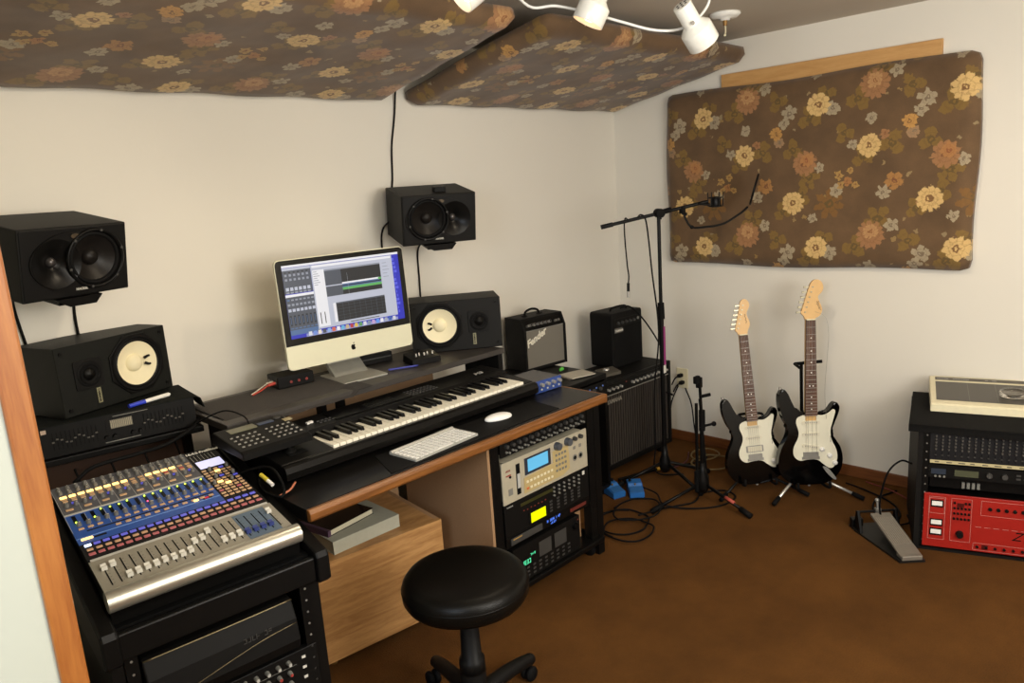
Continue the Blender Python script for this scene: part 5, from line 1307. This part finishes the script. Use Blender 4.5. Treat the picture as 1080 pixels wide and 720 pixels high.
text('script_lettering', 'Z', .05, blk, t, front(.33, -.0085, .085), shear=.4)
# cream device on top
t = thing('drum_pad_module', 'cream coloured slab shaped machine with a dark top panel on the low rack', 'music machine', (3.262, .864, .531), R_(-73.5))
MB().prism([(0, 0), (0, .028), (.008, .034), (.34, .062), (.35, .056), (.35, 0)], 0, .56, plane='yz', bevel=.004).build('case', mat('cream_case', '#e0d7b6', .45), t)
k_ = (.062-.034)/.332
zt = lambda y: .034+(y-.008)*k_
def plate(x0, y0, x1, y1, m, nm, e=.0008):
    MB()._add([], []) if False else None
    q = MB(); q._add([(x0, y0, zt(y0)+e), (x1, y0, zt(y0)+e), (x1, y1, zt(y1)+e), (x0, y1, zt(y1)+e)], [(0, 1, 2, 3)]); q.build(nm, m, t)
plate(.022, .045, .53, .27, mat('dark_pad_panel', '#45413a', .35), 'dark_panel')
plate(.022, .29, .53, .328, mat('header_panel', '#4a453c', .4), 'header_panel')
for x in (.14, .24, .40): plate(x, .045, x+.0018, .27, grey_m, 'panel_line', .0012)
hl = MB(); rr_ = random.Random(4)
for x_, n_ in ((.03, 8), (.09, 11), (.21, 2), (.235, 3)):
    for k in range(n_):
        xx = x_+k*.0055; hl.box(xx, .303, zt(.303)+.0012, xx+.003+.0015*rr_.random(), .311, zt(.311)+.0014)
hl.build('header_lettering', grey_l, t)
MB().tube([(.05, .346, .058), (.5, .346, .058)], .003, smooth_path=False).build('seam', grey_m, t)
gx = 3.46; gy = .615
tag(MB().lathe([(0, .0), (.045, 0), (.052, .008), (.048, .018), (.036, .016), (.034, .006), (0, .005)], m=mat('clear_glass', '#e8e4dc', .08, alpha=1.)).build('glass_dish', None, None, (gx, gy, .5835), (0, R_(-5), 0)), 'small clear glass dish on the cream machine', 'dish')

# ------------------------------------------------------------------ pedals and cables on the carpet
bp_ = mat('blue_enamel', '#2563a8', .4)
def stomp(loc, yaw, label, knobs):
    t = thing('effects_pedal', label, 'pedal', loc, yaw, 'blue effects pedals on the carpet')
    MB().prism([(0, 0), (0, .028), (.06, .036), (.075, .05), (.125, .052), (.125, 0)], 0, .072, plane='yz', bevel=.003).build('housing', bp_, t)
    MB().prism([(.004, .0295), (.004, .033), (.058, .040), (.058, .036)], .005, .067, plane='yz').build('treadle', mat('blue_enamel_dark', '#2a5f9a', .45), t)
    for k in range(knobs): MB().cyl((.014+k*.044/max(knobs-1, 1), .10, .05), (.014+k*.044/max(knobs-1, 1), .10, .065), .0075, .006).build('knob', blk, t)
    MB().cyl((.036, .068, .042), (.036, .062, .052), .004).build('thumb_screw', mat('brass', '#b08d4c', .3, metal=.8), t)
    MB().box(-.001, 0, 0, .073, .125, .004).build('base_plate', rubber, t)
stomp((2.745, 2.115, 0), R_(-20), 'blue effects pedal with black knobs, nearer the desk leg', 3)
stomp((2.800, 2.055, 0), R_(-46), 'blue effects pedal with a brass screw, right of its twin', 1)
def cable(pts, label, r=.004, m=rubber, name='cable'):
    tag(MB().tube(pts, r, sub=8).build(name, m), label, 'cable'); 
def loop(cx, cy, rx, ry, n, ph, z=.006, dz=.003):
    return [(cx+rx*math.cos(ph+2*PI*k/n*1.0)*(1+.06*math.sin(k*2.1)), cy+ry*math.sin(ph+2*PI*k/n)*(1+.05*math.cos(k*1.7)), z+dz*k/n) for k in range(n+3)]
cable(loop(2.56, 1.93, .13, .12, 12, .4), 'black cable looped on the carpet right of the desk leg')
cable(loop(2.50, 1.85, .11, .11, 12, 2.0, .014), 'second loop of black cable nearest the desk leg on the carpet')
cable(loop(2.68, 1.93, .13, .10, 12, 1.0, .022), 'black cable ring around the blue pedals')
cable([(2.95, 2.22, .012), (2.9, 2.08, .03), (2.87, 1.95, .032), (2.80, 1.86, .022), (2.86, 1.76, .006), (2.97, 1.66, .006), (3.10, 1.65, .006), (3.14, 1.73, .006), (3.05, 1.80, .006), (2.93, 1.78, .006), (2.8, 1.84, .012), (2.62, 1.88, .030)], 'long black cable curling under the short microphone stand')
cable([(3.655, 2.26, .33), (3.62, 2.20, .25), (3.60, 2.17, .12), (3.59, 2.14, .008), (3.52, 2.05, .006), (3.42, 2.02, .006), (3.25, 2.12, .006)], 'black power cable running from the wall outlet down to the carpet')
cable([(3.652, 2.305, .34), (3.62, 2.33, .25), (3.6, 2.34, .15), (3.55, 2.36, .06), (3.45, 2.4, .03)], 'black power cable from the outlet running behind the ribbed amplifier')
cable(loop(3.42, 1.96, .11, .10, 11, .2, .012), 'tan extension cable coiled by the skirting left of the guitars', .005, mat('tan_cable', '#6e5a34', .6))
cable(loop(3.47, 2.03, .09, .07, 11, 1.2, .026), 'smaller tan cable coil lying next to the skirting board', .004, MATS['tan_cable'])
tag(MB().cyl((2.93, 2.22, .017), (3.16, 2.14, .017), .008).cyl((3.16, 2.14, .017), (3.18, 2.133, .017), .009, m=mat('yellow_tape', '#c89b28', .5)).build('microphone_boom_arm', blk_m), 'black spare tube with a yellow taped end lying before the ribbed amplifier', 'tube')
cable([(3.18, 2.128, .010), (3.27, 2.09, .006), (3.38, 2.09, .006), (3.5, 2.15, .006)], 'dark red thin cable trailing from the yellow taped tube', .004, mat('dark_red_cable', '#4e1f22', .6))
cable([(3.56, 1.30, .006), (3.52, 1.20, .010), (3.45, 1.06, .008), (3.33, .98, .014), (3.26, .99, .006), (3.30, 1.08, .012), (3.45, 1.12, .008), (3.6, 1.08, .006)], 'dark cable tangled on the carpet between the guitars and the low rack')
cable([(3.60, 1.22, .018), (3.55, 1.08, .02), (3.48, .98, .018), (3.38, .94, .02), (3.22, .89, .03)], 'red cable running behind the drum pedal to the low rack', .003, mat('red_cable', '#6a2420', .6))
cable([(3.18, .90, .32), (3.13, .93, .34), (3.10, .97, .28), (3.12, 1.0, .12), (3.17, .98, .03), (3.28, .93, .008), (3.36, .96, .006)], 'black cable bulging from the left side of the low rack')
# wall cables
cable([(2.085, 2.70, 1.99), (2.075, 2.712, 1.88), (2.045, 2.712, 1.75), (2.03, 2.712, 1.6), (1.99, 2.70, 1.50)], 'black speaker wire hanging from the ceiling fabric panel to the right wall speaker')
cable([(1.95, 2.62, 1.45), (1.945, 2.70, 1.40), (1.94, 2.712, 1.3), (1.955, 2.712, 1.1), (1.96, 2.712, .95)], 'black speaker wire dropping behind the computer')
cable([(2.13, 2.60, 1.34), (2.135, 2.705, 1.30), (2.13, 2.712, 1.15), (2.125, 2.712, .95)], 'black speaker wire hanging straight under the right wall speaker')
cable([(.70, 2.60, 1.33), (.705, 2.708, 1.28), (.70, 2.712, 1.18), (.71, 2.712, .95)], 'black wire hanging under the middle of the left wall speaker', .0045)
cable([(.52, 2.60, 1.33), (.535, 2.70, 1.29), (.545, 2.712, 1.2), (.57, 2.712, 1.0)], 'black wire hanging under the left edge of the left wall speaker', .0045)
cable([(.95, 2.47, .868), (.90, 2.38, .86), (.80, 2.35, .835), (.70, 2.34, .832), (.58, 2.34, .83), (.52, 2.335, .80)], 'thick black cable arching over the back of the mixing console', .006)
for k, x in enumerate((.47, .56, .66, .76, .86)):
    cable([(x, 2.47, .80), (x+.01, 2.43, .70), (x+.02, 2.40, .60)], ['leftmost thin black lead behind the mixing console', 'second thin black lead from the left behind the mixing console', 'middle thin black lead behind the mixing console', 'fourth thin black lead from the left behind the mixing console', 'rightmost thin black lead behind the mixing console'][k], .0035)
cable([(1.52, 2.33, .62), (1.45, 2.28, .56), (1.42, 2.30, .48), (1.47, 2.35, .42), (1.52, 2.37, .50), (1.47, 2.30, .58), (1.40, 2.32, .66)], 'black cable dangling below the desk above the wooden cabinet')

# ------------------------------------------------------------------ lights
def area(name, loc, target, size, power, color):
    ld = bpy.data.lights.new(name, 'AREA'); ld.energy = power; ld.color = color; ld.shape = 'DISK'; ld.size = size
    o = bpy.data.objects.new(name, ld); COL.objects.link(o); o.location = loc
    o.rotation_euler = (Vector(target)-Vector(loc)).to_track_quat('-Z', 'Y').to_euler()
area('camera_fill', (.75, -.15, 1.95), (2.1, 2.3, 1.0), .9, 17, (1., .93, .80))  # unseen soft fill added behind the camera, not a known fixture
ld = bpy.data.lights.new('point_fill', 'POINT'); ld.energy = 108; ld.color = (1., .97, .925); ld.shadow_soft_size = .4  # unseen point light added to lift ceiling and walls, sited by the rack shadow
lo = bpy.data.objects.new('point_fill', ld); COL.objects.link(lo); lo.location = (1.35, -.75, 1.45)
area('warm_fill', (2.4, -.3, 2.15), (2.6, 1.6, .6), .5, 5, (1., .80, .56))  # unseen warm fill overhead, outside the view, no fixture modelled
area('cool_fill', (-.9, .3, 1.7), (1.2, 2.7, 1.2), .8, 26, (.74, .85, 1.))  # unseen cool fill added for bluish ambient, no window modelled
wd = bpy.data.worlds.new('World'); SC.world = wd; wd.use_nodes = True
wd.node_tree.nodes['Background'].inputs[0].default_value = (.8, .85, 1, 1); wd.node_tree.nodes['Background'].inputs[1].default_value = .1

# ------------------------------------------------------------------ sub-parts
NEST = {'rubber_foot': ['leg'], 'caster': ['base_arm', 'base_plate'], 'dust_cap': ['woofer_cone'], 'lead_wire': ['woofer_cone'], 'woofer_roll': ['woofer_flange'], 'woofer_surround': ['woofer_flange', 'woofer_rim'],
 'tweeter_dome': ['tweeter_flange', 'tweeter_horn'], 'tweeter_ring': ['tweeter_flange'], 'label_lettering': ['label_plate'], 'badge_lettering': ['badge'],
 'tuning_peg': ['headstock'], 'headstock_logo': ['headstock'], 'frets': ['fretboard'], 'fret_markers': ['fretboard'], 'pickup': ['pickguard'], 'control_knob': ['pickguard'], 'switch_slot': ['pickguard'],
 'vent': ['shade'], 'bulb': ['shade'], 'screen': ['glass_bezel'], 'knob': ['control_panel', 'front_panel', 'panel'], 'small_knob': ['control_panel', 'front_panel', 'panel'], 'display': ['front_panel', 'panel', 'master_panel', 'control_panel'],
 'push_button': ['front_panel', 'panel'], 'status_light': ['front_panel', 'control_panel', 'panel'], 'pad_button': ['button_plate'], 'keypad_button': ['button_plate'], 'dial': ['front_panel', 'panel'], 'small_dial': ['front_panel'],
 'fader_cap': ['fader_panel'], 'fader_slot': ['fader_panel'], 'select_button': ['button_panel'], 'solo_button': ['button_panel'], 'mute_button': ['button_panel'], 'meter_window': ['meter_panel'], 'meter_led': ['meter_panel'],
 'slider_slot': ['front_panel'], 'slider_cap': ['front_panel'], 'meter': ['panel'], 'printed_border': ['panel'], 'footboard_ridges': ['footboard'], 'panel_button': ['control_panel'], 'socket': ['case', 'cover_plate'],
 'key': ['base'], 'space_bar': ['base'], 'key_button': ['case'], 'jack_socket': ['front_panel', 'control_panel'], 'fader': ['panel'], 'digit_window': ['panel']}
bpy.context.view_layer.update()
kids = {}
for o in list(COL.objects):
    if o.parent is not None: kids.setdefault(o.parent, []).append(o)
def centre(o):
    bb = [Vector(c) for c in o.bound_box]; return o.matrix_local @ (sum(bb, Vector())/8)
for root, ch in list(kids.items()):
    if root.type != 'EMPTY': continue
    named = {}
    for o in ch: named.setdefault(o.name.split('.')[0], []).append(o)
    for o in ch:
        if o.type != 'MESH': continue
        for pn in NEST.get(o.name.split('.')[0], []):
            if pn in named:
                c = centre(o); p = min(named[pn], key=lambda q: (centre(q)-c).length)
                if p is not o and p.parent is root and p.location.length < 1e-6 and Vector(p.rotation_euler).length < 1e-6: o.parent = p
                break

# ------------------------------------------------------------------ camera
cam = bpy.data.cameras.new('camera'); co = bpy.data.objects.new('camera', cam); COL.objects.link(co)
cam.sensor_width = 36; cam.lens = 36*784.03/1080; cam.clip_start = .02
rows = [[0.6966, 0.191855, -0.691332], [-0.71441, 0.096734, -0.693008], [-0.066082, 0.976644, 0.204449]]
M = Matrix.Identity(4)
for i in range(3):
    for j in range(3): M[i][j] = rows[i][j]
M[2][3] = 1.55
co.matrix_world = M
SC.camera = co
vs = SC.view_settings
SC.display_settings.display_device = 'sRGB'
vs.view_transform = 'Standard'; vs.look = 'None'; vs.gamma = 1.; vs.use_curve_mapping = False
vs.exposure = .08
